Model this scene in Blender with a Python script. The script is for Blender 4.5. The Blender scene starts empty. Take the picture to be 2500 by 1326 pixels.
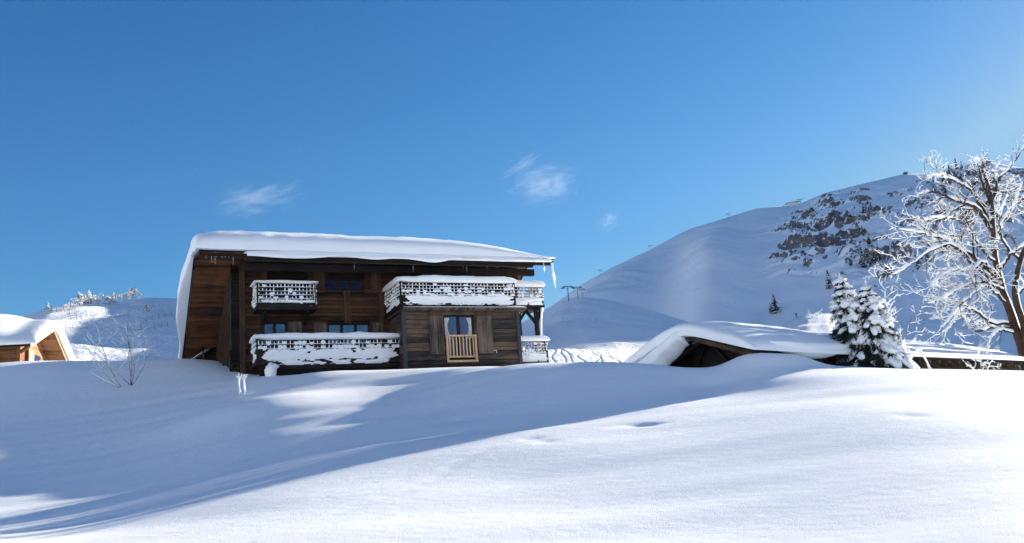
import bpy, math, random
import numpy as np
from mathutils import Vector, Matrix, noise as mnoise
C = bpy.context.scene
R = math.radians
random.seed(7)
rng = np.random.default_rng(11)

# ------------------------------------------------------------------ camera
F, PIT, ROLL = 2250.0, R(12.5), R(-4.3)
cam = bpy.data.objects.new('camera', bpy.data.cameras.new('camera'))
C.collection.objects.link(cam)
cam.data.sensor_width = 36.0
cam.data.lens = 36.0 * F / 2500.0
cam.data.clip_start, cam.data.clip_end = 0.1, 20000
cam.matrix_world = Matrix.Rotation(math.pi / 2 + PIT, 4, 'X') @ Matrix.Rotation(ROLL, 4, 'Z')
C.camera = cam
C.render.resolution_x, C.render.resolution_y = 1024, 543
CM = np.array(cam.matrix_world.to_3x3())

# ------------------------------------------------------------------ sky and sun
SUN_AZ, SUN_EL = R(50), R(13)          # azimuth clockwise from +Y
w = bpy.data.worlds.new('World'); C.world = w; w.use_nodes = True
nt = w.node_tree; nt.nodes.clear()
sky = nt.nodes.new('ShaderNodeTexSky'); sky.sky_type = 'NISHITA'; sky.sun_disc = False
sky.sun_elevation = SUN_EL; sky.sun_rotation = SUN_AZ
sky.altitude = 1500; sky.air_density = 1.0; sky.dust_density = 0.6; sky.ozone_density = 2.2
bg = nt.nodes.new('ShaderNodeBackground'); bg.inputs['Strength'].default_value = 0.05
wo = nt.nodes.new('ShaderNodeOutputWorld')
sx = nt.nodes.new('ShaderNodeSeparateColor'); cx = nt.nodes.new('ShaderNodeCombineColor'); nt.links.new(sky.outputs[0], sx.inputs[0])
for i_, (p_, k_, mx_) in enumerate(((2.2, 0.165, 1.5), (1.22, 0.485, 2.7), (0.9, 0.91, 4.0))):   # deeper alpine blue
    n1 = nt.nodes.new('ShaderNodeMath'); n1.operation = 'POWER'; n1.inputs[1].default_value = p_; nt.links.new(sx.outputs[i_], n1.inputs[0])
    n2 = nt.nodes.new('ShaderNodeMath'); n2.operation = 'MULTIPLY'; n2.inputs[1].default_value = k_; nt.links.new(n1.outputs[0], n2.inputs[0])
    n3 = nt.nodes.new('ShaderNodeMath'); n3.operation = 'MINIMUM'; n3.inputs[1].default_value = mx_; nt.links.new(n2.outputs[0], n3.inputs[0])
    nt.links.new(n3.outputs[0], cx.inputs[i_])
nt.links.new(cx.outputs[0], bg.inputs[0]); nt.links.new(bg.outputs[0], wo.inputs[0])
S = Vector((math.cos(SUN_EL) * math.sin(SUN_AZ), math.cos(SUN_EL) * math.cos(SUN_AZ), math.sin(SUN_EL)))
sl = bpy.data.lights.new('sun', 'SUN'); sl.energy = 4.6; sl.angle = R(0.5); sl.color = (1, 0.91, 0.78)
so = bpy.data.objects.new('sun', sl); C.collection.objects.link(so)
so.rotation_euler = S.to_track_quat('Z', 'Y').to_euler()
C.view_settings.view_transform = 'Standard'; C.view_settings.look = 'None'
C.view_settings.exposure = 2.05; C.view_settings.gamma = 1.0
C.cycles.max_bounces = 6; C.cycles.diffuse_bounces = 3; C.cycles.transparent_max_bounces = 8
C.cycles.volume_bounces = 0

# ------------------------------------------------------------------ helpers
def at(px, py, Y):
    """world point where the sight line of a photo pixel reaches the depth Y"""
    d = CM @ np.array([(px - 1250) / F, -(py - 663) / F, -1.0])
    return d * (Y / d[1])

def tag(o, label=None, cat=None, group=None, kind=None):
    for k, v in (('label', label), ('category', cat), ('group', group), ('kind', kind)):
        if v: o[k] = v
    return o

def empty(name, loc=(0, 0, 0), rz=0.0):
    o = bpy.data.objects.new(name, None); C.collection.objects.link(o)
    o.location = Vector([float(a) for a in loc]); o.rotation_euler = (0, 0, rz); o.empty_display_size = 0.2
    return o

def mesh_obj(name, verts, faces, mats, parent=None, smooth=False, midx=None):
    me = bpy.data.meshes.new(name)
    me.from_pydata([tuple(map(float, v)) for v in verts], [], faces)
    for m in (mats if isinstance(mats, (list, tuple)) else [mats]): me.materials.append(m)
    if midx is not None: me.polygons.foreach_set('material_index', midx)
    if smooth: me.polygons.foreach_set('use_smooth', [True] * len(me.polygons))
    me.update()
    o = bpy.data.objects.new(name, me); C.collection.objects.link(o)
    if parent is not None: o.parent = parent
    return o

def fbm(x, y, z=0.0, o=4):
    return mnoise.fractal(Vector((x, y, z)), 1.0, 2.0, o)

class MB:
    def __init__(s): s.v = []; s.f = []
    def quadbox(s, P):                      # eight corners: bottom ring, top ring
        n = len(s.v); s.v += [tuple(p) for p in P]
        s.f += [tuple(n + i for i in q) for q in ((3, 2, 1, 0), (4, 5, 6, 7), (0, 1, 5, 4), (1, 2, 6, 5), (2, 3, 7, 6), (3, 0, 4, 7))]
    def box(s, a, b):
        (x0, y0, z0), (x1, y1, z1) = a, b
        s.quadbox([(x0, y0, z0), (x1, y0, z0), (x1, y1, z0), (x0, y1, z0), (x0, y0, z1), (x1, y0, z1), (x1, y1, z1), (x0, y1, z1)])
    def bar(s, p, q, t, h, up=(0, 0, 1)):   # rectangular bar from p to q, t thick sideways, h high
        p, q = Vector(p), Vector(q); d = (q - p).normalized(); u = Vector(up)
        if abs(d.dot(u)) > 0.98: u = Vector((0, 1, 0))
        sd = d.cross(u).normalized() * t / 2; uu = sd.cross(d).normalized() * h / 2
        s.quadbox([p - sd - uu, p + sd - uu, q + sd - uu, q - sd - uu, p - sd + uu, p + sd + uu, q + sd + uu, q - sd + uu])
    def tube(s, pts, rad, n=6, cap=True, flat=1.0, jit=0.0):
        pts = [Vector(p) for p in pts]; N = len(pts); base = len(s.v)
        for i, p in enumerate(pts):
            d = (pts[min(i + 1, N - 1)] - pts[max(i - 1, 0)])
            if d.length < 1e-9: d = Vector((0, 0, 1))
            d.normalize(); ref = Vector((0, 0, 1)) if abs(d.z) < 0.95 else Vector((1, 0, 0))
            a = d.cross(ref).normalized(); b = a.cross(d).normalized()
            r = rad[i] if hasattr(rad, '__len__') else rad
            for k in range(n):
                t = 2 * math.pi * k / n; rr = r * (1 + (random.uniform(-jit, jit) if jit else 0))
                s.v.append(tuple(p + a * math.cos(t) * rr + b * math.sin(t) * rr * flat))
        for i in range(N - 1):
            for k in range(n):
                k2 = (k + 1) % n; A = base + i * n
                s.f.append((A + k, A + k2, A + n + k2, A + n + k))
        if cap:
            s.f.append(tuple(base + k for k in range(n))[::-1]); s.f.append(tuple(base + (N - 1) * n + k for k in range(n)))
    def blob(s, c, r, seed=0, nu=10, nv=7, amp=0.25, fq=1.6):
        c = Vector(c); base = len(s.v); rx, ry, rz = r
        for j in range(nv + 1):
            ph = math.pi * j / nv
            for i in range(nu):
                th = 2 * math.pi * i / nu
                d = Vector((math.sin(ph) * math.cos(th), math.sin(ph) * math.sin(th), math.cos(ph)))
                k = 1 + amp * mnoise.noise(d * fq + Vector((seed, seed * 0.7, 0)))
                s.v.append((c.x + d.x * rx * k, c.y + d.y * ry * k, c.z + d.z * rz * k))
        for j in range(nv):
            for i in range(nu):
                i2 = (i + 1) % nu; A = base + j * nu; B = A + nu
                s.f.append((A + i, B + i, B + i2, A + i2))
    def build(s, name, mat, parent=None, smooth=False):
        return mesh_obj(name, s.v, s.f, mat, parent, smooth)

def pillow(mb, fn, nu, nv, bottom=0.12, e=3.0):
    """closed pillow of snow: fn(a,b) -> base point, up vector, thickness; rounded towards all four edges"""
    def sp(n): return [0.5 - 0.5 * math.copysign(abs(math.cos(math.pi * i / n)) ** 0.75, math.cos(math.pi * i / n)) for i in range(n + 1)]
    A, B = sp(nu), sp(nv); base = len(mb.v)
    def ed(t, p=e): return max(0.0, 1 - abs(2 * t - 1) ** p) ** (1 / p)
    for sgn in (1, -1):
        for a in A:
            for b in B:
                P, up, T = fn(a, b); k = ed(a, e * 1.6) * ed(b)
                mb.v.append(tuple(Vector(P) + Vector(up) * (T * k if sgn > 0 else -bottom * k)))
    M = (nu + 1) * (nv + 1)
    for i in range(nu):
        for j in range(nv):
            q = base + i * (nv + 1) + j
            mb.f.append((q, q + nv + 1, q + nv + 2, q + 1)); mb.f.append((M + q, M + q + 1, M + q + nv + 2, M + q + nv + 1))

# ------------------------------------------------------------------ materials
def new_mat(name):
    m = bpy.data.materials.new(name); m.use_nodes = True
    return m, m.node_tree, m.node_tree.nodes['Principled BSDF']

def N(t, kind, **kw):
    n = t.nodes.new(kind)
    for k, v in kw.items():
        if k.startswith('_'): setattr(n, k[1:], v)
        else: n.inputs[k.replace('_', ' ')].default_value = v
    return n

def ramp(t, fac, stops):
    r = t.nodes.new('ShaderNodeValToRGB'); t.links.new(fac, r.inputs[0])
    while len(r.color_ramp.elements) < len(stops): r.color_ramp.elements.new(0.5)
    for e_, (p, c) in zip(r.color_ramp.elements, stops):
        e_.position = p; e_.color = (*c, 1) if len(c) == 3 else c
    return r

def snow_mat(name, scale=1.0, bump=0.35, waves=True, sparkle=True):
    m, t, b = new_mat(name)
    co = N(t, 'ShaderNodeNewGeometry')
    b.inputs['Base Color'].default_value = (0.87, 0.9, 0.915, 1); b.inputs['Roughness'].default_value = 0.65
    b.inputs['Specular IOR Level'].default_value = 0.25
    fine = N(t, 'ShaderNodeTexNoise', Scale=42 / scale, Detail=5.0, Roughness=0.65)
    mid = N(t, 'ShaderNodeTexNoise', Scale=5 / scale, Detail=5.0, Roughness=0.6)
    mp = N(t, 'ShaderNodeMapping'); mp.inputs['Scale'].default_value = (0.55, 0.9, 1.0); mp.inputs['Rotation'].default_value = (0, 0, 0.35)
    t.links.new(co.outputs['Position'], mp.inputs[0])
    t.links.new(co.outputs['Position'], fine.inputs['Vector']); t.links.new(mp.outputs[0], mid.inputs['Vector'])
    b1 = N(t, 'ShaderNodeBump', Strength=min(1, bump * 1.6), Distance=0.014 * scale); b2 = N(t, 'ShaderNodeBump', Strength=bump, Distance=0.04 * scale)
    t.links.new(fine.outputs[0], b1.inputs['Height']); t.links.new(mid.outputs[0], b2.inputs['Height'])
    t.links.new(b2.outputs[0], b1.inputs['Normal']); t.links.new(b1.outputs[0], b.inputs['Normal'])
    if sparkle:
        sp = N(t, 'ShaderNodeTexVoronoi', Scale=90.0); t.links.new(co.outputs['Position'], sp.inputs['Vector'])
        r = ramp(t, sp.outputs['Color'], [(0.0, (0.65,) * 3), (0.93, (0.65,) * 3), (0.97, (0.12,) * 3)])
        t.links.new(r.outputs[0], b.inputs['Roughness'])
    return m

def wood_mat(name, c0, c1, board=0.2, axis='Z', rough=0.8, streak=(0.8, 0.8, 9), gray=None):
    """weathered boards: tone per board and grain along the board; object space"""
    m, t, b = new_mat(name)
    co = N(t, 'ShaderNodeTexCoord'); sep = N(t, 'ShaderNodeSeparateXYZ'); t.links.new(co.outputs['Object'], sep.inputs[0])
    dv = N(t, 'ShaderNodeMath', _operation='DIVIDE'); dv.inputs[1].default_value = board; t.links.new(sep.outputs[axis], dv.inputs[0])
    fl = N(t, 'ShaderNodeMath', _operation='FLOOR'); t.links.new(dv.outputs[0], fl.inputs[0])
    wn = N(t, 'ShaderNodeTexWhiteNoise', _noise_dimensions='1D'); t.links.new(fl.outputs[0], wn.inputs['W'])
    mp = N(t, 'ShaderNodeMapping'); mp.inputs['Scale'].default_value = streak; t.links.new(co.outputs['Object'], mp.inputs[0])
    no = N(t, 'ShaderNodeTexNoise', Scale=2.2, Detail=6.0, Roughness=0.65); t.links.new(mp.outputs[0], no.inputs['Vector'])
    bl = N(t, 'ShaderNodeTexNoise', Scale=0.9, Detail=4.0); t.links.new(co.outputs['Object'], bl.inputs['Vector'])
    a = N(t, 'ShaderNodeMath', _operation='MULTIPLY_ADD'); a.inputs[1].default_value = 0.35; t.links.new(wn.outputs['Value'], a.inputs[0]); t.links.new(no.outputs[0], a.inputs[2])
    a2 = N(t, 'ShaderNodeMath', _operation='MULTIPLY_ADD'); a2.inputs[1].default_value = 0.8; t.links.new(bl.outputs[0], a2.inputs[0]); t.links.new(a.outputs[0], a2.inputs[2])
    a3 = N(t, 'ShaderNodeMath', _operation='SUBTRACT'); a3.inputs[1].default_value = 0.52; t.links.new(a2.outputs[0], a3.inputs[0])
    stops = [(0.3, c0), (0.82, c1)] if gray is None else [(0.25, c0), (0.52, gray), (0.85, c1)]
    r = ramp(t, a3.outputs[0], stops); t.links.new(r.outputs[0], b.inputs['Base Color'])
    b.inputs['Roughness'].default_value = rough; b.inputs['Specular IOR Level'].default_value = 0.25
    bp = N(t, 'ShaderNodeBump', Strength=0.5, Distance=0.01); t.links.new(no.outputs[0], bp.inputs['Height']); t.links.new(bp.outputs[0], b.inputs['Normal'])
    return m

def plain_mat(name, col, rough=0.6, metal=0.0, spec=0.3, nscale=6.0, var=0.25):
    m, t, b = new_mat(name)
    no = N(t, 'ShaderNodeTexNoise', Scale=nscale, Detail=4.0); co = N(t, 'ShaderNodeTexCoord'); t.links.new(co.outputs['Object'], no.inputs['Vector'])
    r = ramp(t, no.outputs[0], [(0.3, tuple(c * (1 - var) for c in col)), (0.7, tuple(min(1, c * (1 + var)) for c in col))])
    t.links.new(r.outputs[0], b.inputs['Base Color'])
    b.inputs['Roughness'].default_value = rough; b.inputs['Metallic'].default_value = metal; b.inputs['Specular IOR Level'].default_value = spec
    return m

M_snow = snow_mat('snow_ground', 1.0, 0.42)
M_snowobj = snow_mat('snow_roof', 0.8, 0.3, sparkle=False)
M_treesnow = snow_mat('snow_tree', 0.5, 0.25, sparkle=False)
M_farsnow = snow_mat('snow_far', 60.0, 0.6, sparkle=False)
M_wall = wood_mat('old_brown_boards', (0.005, 0.003, 0.003), (0.105, 0.046, 0.024), 0.19)
M_block = wood_mat('grey_brown_boards', (0.009, 0.007, 0.007), (0.15, 0.10, 0.062), 0.2, gray=(0.034, 0.029, 0.028))
M_soffit = wood_mat('orange_soffit_boards', (0.035, 0.015, 0.007), (0.22, 0.088, 0.036), 0.17, axis='Y', streak=(0.8, 9, 0.8))
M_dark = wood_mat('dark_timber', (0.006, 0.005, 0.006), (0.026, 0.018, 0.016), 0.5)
M_shut = wood_mat('shutter_wood', (0.025, 0.014, 0.009), (0.10, 0.055, 0.032), 0.14, axis='X', streak=(9, 1, 0.7))
M_shutg = wood_mat('weathered_grey_wood', (0.02, 0.016, 0.015), (0.15, 0.118, 0.095), 0.14, axis='X', streak=(9, 1, 0.7))
M_light = wood_mat('fresh_pale_wood', (0.38, 0.25, 0.14), (0.62, 0.43, 0.26), 0.3, axis='X', streak=(7, 1, 1))
M_cabin = wood_mat('honey_wood', (0.10, 0.045, 0.02), (0.33, 0.17, 0.08), 0.22)
M_barn = wood_mat('barn_grey_wood', (0.03, 0.022, 0.016), (0.13, 0.085, 0.05), 0.25, axis='X', streak=(5, 1, 0.7))
M_bark = plain_mat('bark', (0.045, 0.026, 0.018), 0.9, nscale=9, var=0.5)
M_twig = plain_mat('twig', (0.10, 0.085, 0.08), 0.9, nscale=9)
M_needle = plain_mat('needles', (0.012, 0.022, 0.016), 0.8, nscale=7, var=0.4)
M_steel = plain_mat('steel', (0.06, 0.065, 0.08), 0.5, 0.3)
M_zinc = plain_mat('pale_metal', (0.6, 0.62, 0.64), 0.4, 0.5)
M_lace = plain_mat('lace_curtain', (0.5, 0.5, 0.49), 0.9)
M_cloth = plain_mat('dark_clothing', (0.03, 0.035, 0.06), 0.8)
m, t, b = new_mat('window_glass'); M_glass = m
b.inputs['Base Color'].default_value = (0.012, 0.035, 0.10, 1); b.inputs['Roughness'].default_value = 0.04; b.inputs['Specular IOR Level'].default_value = 1.0  # blue base colour stands in for reflected sky
b.inputs['IOR'].default_value = 1.9
m, t, b = new_mat('ice'); M_ice = m
b.inputs['Base Color'].default_value = (0.85, 0.92, 0.97, 1); b.inputs['Roughness'].default_value = 0.12; b.inputs['Transmission Weight'].default_value = 0.55; b.inputs['IOR'].default_value = 1.31

# ------------------------------------------------------------------ ground near the houses
CTRL = []   # (x, y, z)
for px, py, Y in [
    # bottom edge of the photo
    (-200, 1326, 13), (0, 1326, 13.5), (300, 1326, 12.5), (600, 1326, 12), (1250, 1326, 11.5), (1900, 1326, 11), (2500, 1326, 10), (2800, 1326, 9.5),
    # foreground rise
    (700, 1220, 15), (1250, 1180, 15.5), (1900, 1160, 14.5), (2500, 1130, 14), (1700, 1060, 18.5), (2200, 1000, 19), (2600, 1010, 19), (1300, 1090, 18.2),
    # its far shoulder
    (120, 1300, 15), (500, 1172, 19.0), (900, 1082, 21.0), (1300, 1012, 23.2), (1700, 948, 26.4), (2000, 899, 28.3), (2110, 898, 30.6), (2300, 907, 28.5), (2500, 926, 27),
    # slope beyond the shoulder up to the plateau edge
    (1300, 965, 25.4), (1300, 925, 27.4), (1300, 887, 31), (1000, 1010, 25.5), (1000, 965, 28.8), (1000, 935, 32.5), (1000, 903, 36), (1150, 897, 34), (1560, 925, 26.6), (1560, 887, 28.6), (1800, 905, 27.4), (1800, 889, 28.6),
    (800, 1045, 24.3), (800, 1000, 27.8), (850, 960, 32), (780, 908, 37), (600, 1060, 25.5), (600, 1000, 31), (620, 948, 36), (600, 926, 38.2), (450, 1110, 24.5), (450, 1000, 33),
    (300, 1200, 20.5), (300, 1100, 28), (300, 1000, 35), (300, 940, 39), (300, 885, 43), (450, 877, 43.5),
    (0, 1200, 23), (0, 1100, 29.5), (0, 1000, 36), (0, 893, 41), (130, 884, 42), (-200, 1000, 36), (-200, 900, 46), (530, 890, 42.5)]:
    CTRL.append(tuple(at(px, py, Y)))
CTRL += [(0, 0, -1.75), (0, 5, -1.7), (8, 4, -2.2), (-9, 4, -1.2), (-20, 5, -0.6), (20, 6, -3), (28, 18, -1.0), (30, 26, 0.2), (45, 40, 1.2),
         (-6, 39.2, 4.75), (0, 41, 4.7), (4, 42, 4.4), (-11.6, 40, 5.05), (-12, 44, 5.6), (-14.5, 48, 6.9), (-15, 52, 7.2), (-4, 52, 5.0), (8, 52, 4.0),
         (6.5, 29.5, 2.75), (10, 30, 2.75), (16, 33.8, 2.6), (22.5, 39, 2.45), (28, 44, 2.5), (4, 34, 3.3), (0, 35, 4.0), (36, 56, 3.0), (40, 75, 3.5), (0, 75, 4.5), (-30, 60, 8.6), (-25, 49, 7.2), (-18, 48, 7.0), (-20, 75, 7), (-45, 75, 9), (-45, 40, 8), (-40, 20, 3)]
CT = np.array(CTRL)
def tps_fit(P, z, lam=0.02):
    n = len(P); d = np.linalg.norm(P[:, None] - P[None], axis=2); K = np.where(d > 0, d * d * np.log(d + 1e-12), 0) + lam * np.eye(n) * 30
    A = np.zeros((n + 3, n + 3)); A[:n, :n] = K; A[:n, n] = 1; A[:n, n + 1:] = P; A[n, :n] = 1; A[n + 1:, :n] = P.T
    return np.linalg.solve(A, np.concatenate([z, [0, 0, 0]]))
TW = tps_fit(CT[:, :2], CT[:, 2])
def gauss(x, y, cx, cy, sx, sy, rot=0.0):
    c, s_ = math.cos(rot), math.sin(rot); dx, dy = x - cx, y - cy
    return np.exp(-((c * dx + s_ * dy) / sx) ** 2 - ((-s_ * dx + c * dy) / sy) ** 2)
def ground_z(x, y):
    x = np.asarray(x, float); y = np.asarray(y, float)
    P = np.stack([x.ravel(), y.ravel()], 1); out = np.zeros(len(P))
    for i in range(0, len(P), 20000):
        Q = P[i:i + 20000]; d = np.linalg.norm(Q[:, None] - CT[None, :, :2], axis=2)
        out[i:i + 20000] = (d * d * np.log(d + 1e-12)) @ TW[:-3] + TW[-3] + Q @ TW[-2:]
    out = out.reshape(x.shape)
    out = out + 0.42 * np.exp(-(((0.83 * (x - 8.0) + 0.56 * (y - 29.0)) / 1.75) ** 2 + ((-0.56 * (x - 8.0) + 0.83 * (y - 29.0)) / 0.95) ** 2) ** 1.7)              # drift in front of the barn
    for px_, py_, Y_, sx_, dz_ in ((1535, 1058, 20.3, 0.42, 0.07), (1265, 1066, 19.3, 0.22, 0.035), (1300, 1078, 18.8, 0.18, 0.03), (2180, 1060, 18.3, 0.3, 0.03)):
        out = out - dz_ * gauss(x, y, (px_ - 1250 + 0.0) / 2250 * Y_, Y_, sx_, 0.22)      # small dents in the crust
    tx = -0.35 + (19.2 - y) * -0.42 + 0.12 * np.sin(y * 1.7); out = out - 0.012 * np.exp(-((x - tx) / 0.13) ** 2) * (y < 19.2) * (y > 13.5) * (0.6 + 0.4 * np.sin(y * 9))
    out = out + 0.42 * gauss(x, y, -8.4, 29.8, 2.7, 2.3, 0.7)                # low swell that catches the light
    return out
def gz(x, y): return float(ground_z(np.array([x]), np.array([y]))[0])
def build_ground():
    xs = np.concatenate([np.arange(-70, -26, 1.0), np.arange(-26, 24, 0.13), np.arange(24, 70, 1.0)])
    ys = np.concatenate([np.arange(-12, 5, 0.6), np.arange(5, 46, 0.13), np.arange(46, 90, 0.8)])
    X, Y = np.meshgrid(xs, ys, indexing='ij'); Z = ground_z(X, Y)
    nz = np.array([[0.0]])
    # wind-laid ripples and soft swells
    c, s_ = math.cos(0.35), math.sin(0.35)
    U_, V_ = c * X + s_ * Y, -s_ * X + c * Y
    Zn = np.zeros_like(Z)
    for k in range(14):
        th = rng.uniform(-0.5, 0.5); fu = rng.uniform(0.10, 0.55); fv = rng.uniform(0.5, 2.4)
        a = 0.0052 / (0.6 + fv)
        Zn += a * np.sin(2 * math.pi * (fu * 0.35 * (U_ * math.cos(th)) + fv * 0.35 * V_ + rng.uniform()) + 1.5 * np.sin(0.2 * U_ + k))
    fade = 1 / (1 + np.exp(-(Y - 4)))
    Z = Z + Zn * fade
    nx, ny = len(xs), len(ys)
    V = np.stack([X, Y, Z], 2).reshape(-1, 3)
    I = np.arange(nx * ny).reshape(nx, ny)
    Fc = np.stack([I[:-1, :-1], I[1:, :-1], I[1:, 1:], I[:-1, 1:]], 2).reshape(-1, 4)
    o = grid_mesh('snow_ground', V, Fc, M_snow); tag(o, kind='structure')
def grid_mesh(name, V, Fc, mat, parent=None):
    me = bpy.data.meshes.new(name); me.vertices.add(len(V)); me.vertices.foreach_set('co', V.astype(np.float32).ravel())
    me.loops.add(Fc.size); me.loops.foreach_set('vertex_index', Fc.astype(np.int32).ravel())
    me.polygons.add(len(Fc)); me.polygons.foreach_set('loop_start', np.arange(0, Fc.size, Fc.shape[1], dtype=np.int32))
    me.polygons.foreach_set('use_smooth', [True] * len(Fc))
    for mm in (mat if isinstance(mat, list) else [mat]): me.materials.append(mm)
    me.update(); me.validate()
    o = bpy.data.objects.new(name, me); C.collection.objects.link(o)
    if parent: o.parent = parent
    return o
build_ground()

# ------------------------------------------------------------------ far hills: height fields on a fan of bearings
def vnoise(x, y, sc, o=4, seed=0):
    out = np.empty(x.shape); f = out.ravel(); xr, yr = x.ravel() / sc, y.ravel() / sc
    for i in range(len(f)): f[i] = mnoise.fractal(Vector((xr[i], yr[i], seed)), 1.0, 2.0, o)
    return out
def sky_pts(pts):
    az, el, rr = [], [], []
    for px, py, r in pts:
        d = CM @ np.array([(px - 1250) / F, -(py - 663) / F, -1.0]); h = math.hypot(d[0], d[1])
        az.append(math.atan2(d[0], d[1])); el.append(d[2] / h); rr.append(r)
    return np.array(az), np.array(el), np.array(rr)
def smooth_interp(a, A, B):
    # interpolate and soften
    v = np.interp(a, A, B); k = 9; ker = np.hanning(k + 2)[1:-1]; ker /= ker.sum()
    vp = np.pad(v, k // 2, mode='edge'); return np.convolve(vp, ker, 'valid')
def fan_hill(name, pts, r0, z0, na, nr, power, bump, mat, back=0.25, extra=None, hump=0.0, drop=0.5):
    A, E_, RR = sky_pts(pts)
    if extra: A = np.append(A, [R(e[0]) for e in extra]); E_ = np.append(E_, [e[1] for e in extra]); RR = np.append(RR, [e[2] for e in extra])
    a = np.linspace(A[0], A[-1], na); el = smooth_interp(a, A, E_); rs = smooth_interp(a, A, RR)
    tt = np.concatenate([[-0.06], np.linspace(0, 1, nr), 1 + np.linspace(0, back, 12)[1:]])
    Aa, T = np.meshgrid(a, tt, indexing='ij'); Rs = rs[:, None]; r0a = r0 if np.isscalar(r0) else smooth_interp(a, A, r0)[:, None]
    Rad = r0a + (Rs - r0a) * T
    X, Y = Rad * np.sin(Aa), Rad * np.cos(Aa)
    zs = (el * rs)[:, None]
    prof = np.where(T <= 1, np.clip(T, 0, 1) ** power * (1 + hump * np.sin(math.pi * np.clip(T, 0, 1))), 1 - drop * (T - 1) / back)
    Z = z0 + (zs - z0) * prof
    if bump is not None: Z = Z + bump(X, Y, T, Aa, Z)
    Z = np.where(T < 0, -9.0, Z)                                 # foot reaches down to the valley floor
    I = np.arange(X.size).reshape(X.shape)
    Fc = np.stack([I[:-1, :-1], I[1:, :-1], I[1:, 1:], I[:-1, 1:]], 2)[:, :, ::-1].reshape(-1, 4)
    Fc = Fc[:, ::-1]
    V = np.stack([X, Y, Z], 2).reshape(-1, 3)
    o = grid_mesh(name, V, Fc, mat); tag(o, kind='structure')
    return dict(a=a, tt=tt, X=X, Y=Y, Z=Z, o=o)
def on_hill(h, px, py):
    """first point of a fan hill met by the sight line of a pixel"""
    d = CM @ np.array([(px - 1250) / F, -(py - 663) / F, -1.0]); az = math.atan2(d[0], d[1]); el = d[2] / math.hypot(d[0], d[1])
    i = int(np.argmin(np.abs(h['a'] - az))); X, Y, Z = h['X'][i], h['Y'][i], h['Z'][i]
    E_ = Z / np.hypot(X, Y)
    k = np.where(E_ >= el)[0]
    j = int(k[0]) if len(k) else int(np.argmax(E_))
    return Vector((X[j], Y[j], Z[j]))

def rock_mat():
    m, t, b = new_mat('snow_and_rock')
    g = N(t, 'ShaderNodeNewGeometry'); sep = N(t, 'ShaderNodeSeparateXYZ'); t.links.new(g.outputs['True Normal'], sep.inputs[0])
    no = N(t, 'ShaderNodeTexNoise', Scale=0.11, Detail=8.0, Roughness=0.72); t.links.new(g.outputs['Position'], no.inputs['Vector'])
    ad = N(t, 'ShaderNodeMath', _operation='MULTIPLY_ADD'); ad.inputs[1].default_value = 0.95; t.links.new(no.outputs[0], ad.inputs[0]); t.links.new(sep.outputs['Z'], ad.inputs[2])
    dv_ = N(t, 'ShaderNodeMath', _operation='MULTIPLY'); dv_.inputs[1].default_value = 0.92; t.links.new(ad.outputs[0], dv_.inputs[0])
    msk = ramp(t, dv_.outputs[0], [(0.93, (1,) * 3), (0.97, (0,) * 3)])
    n2 = N(t, 'ShaderNodeTexNoise', Scale=0.12, Detail=6.0); t.links.new(g.outputs['Position'], n2.inputs['Vector'])
    fk = N(t, 'ShaderNodeTexNoise', Scale=0.2, Detail=8.0, Roughness=0.78); t.links.new(g.outputs['Position'], fk.inputs['Vector'])
    fr = ramp(t, fk.outputs[0], [(0.55, (1,) * 3), (0.59, (0,) * 3)])
    mm = N(t, 'ShaderNodeMath', _operation='MULTIPLY'); t.links.new(msk.outputs[0], mm.inputs[0]); t.links.new(fr.outputs[0], mm.inputs[1])
    rc = ramp(t, n2.outputs[0], [(0.35, (0.075, 0.07, 0.08)), (0.6, (0.17, 0.15, 0.155)), (0.75, (0.34, 0.31, 0.32))])
    mx = N(t, 'ShaderNodeMix', _data_type='RGBA'); t.links.new(mm.outputs[0], mx.inputs[0]); mx.inputs[6].default_value = (0.87, 0.9, 0.915, 1); t.links.new(rc.outputs[0], mx.inputs[7])
    t.links.new(mx.outputs[2], b.inputs['Base Color']); b.inputs['Roughness'].default_value = 0.8; b.inputs['Specular IOR Level'].default_value = 0.15
    n3 = N(t, 'ShaderNodeTexNoise', Scale=0.05, Detail=8.0, Roughness=0.7); t.links.new(g.outputs['Position'], n3.inputs['Vector'])
    bp = N(t, 'ShaderNodeBump', Strength=0.35, Distance=4.0); t.links.new(n3.outputs[0], bp.inputs['Height']); t.links.new(bp.outputs[0], b.inputs['Normal'])
    return m
M_rock = rock_mat()

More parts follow.
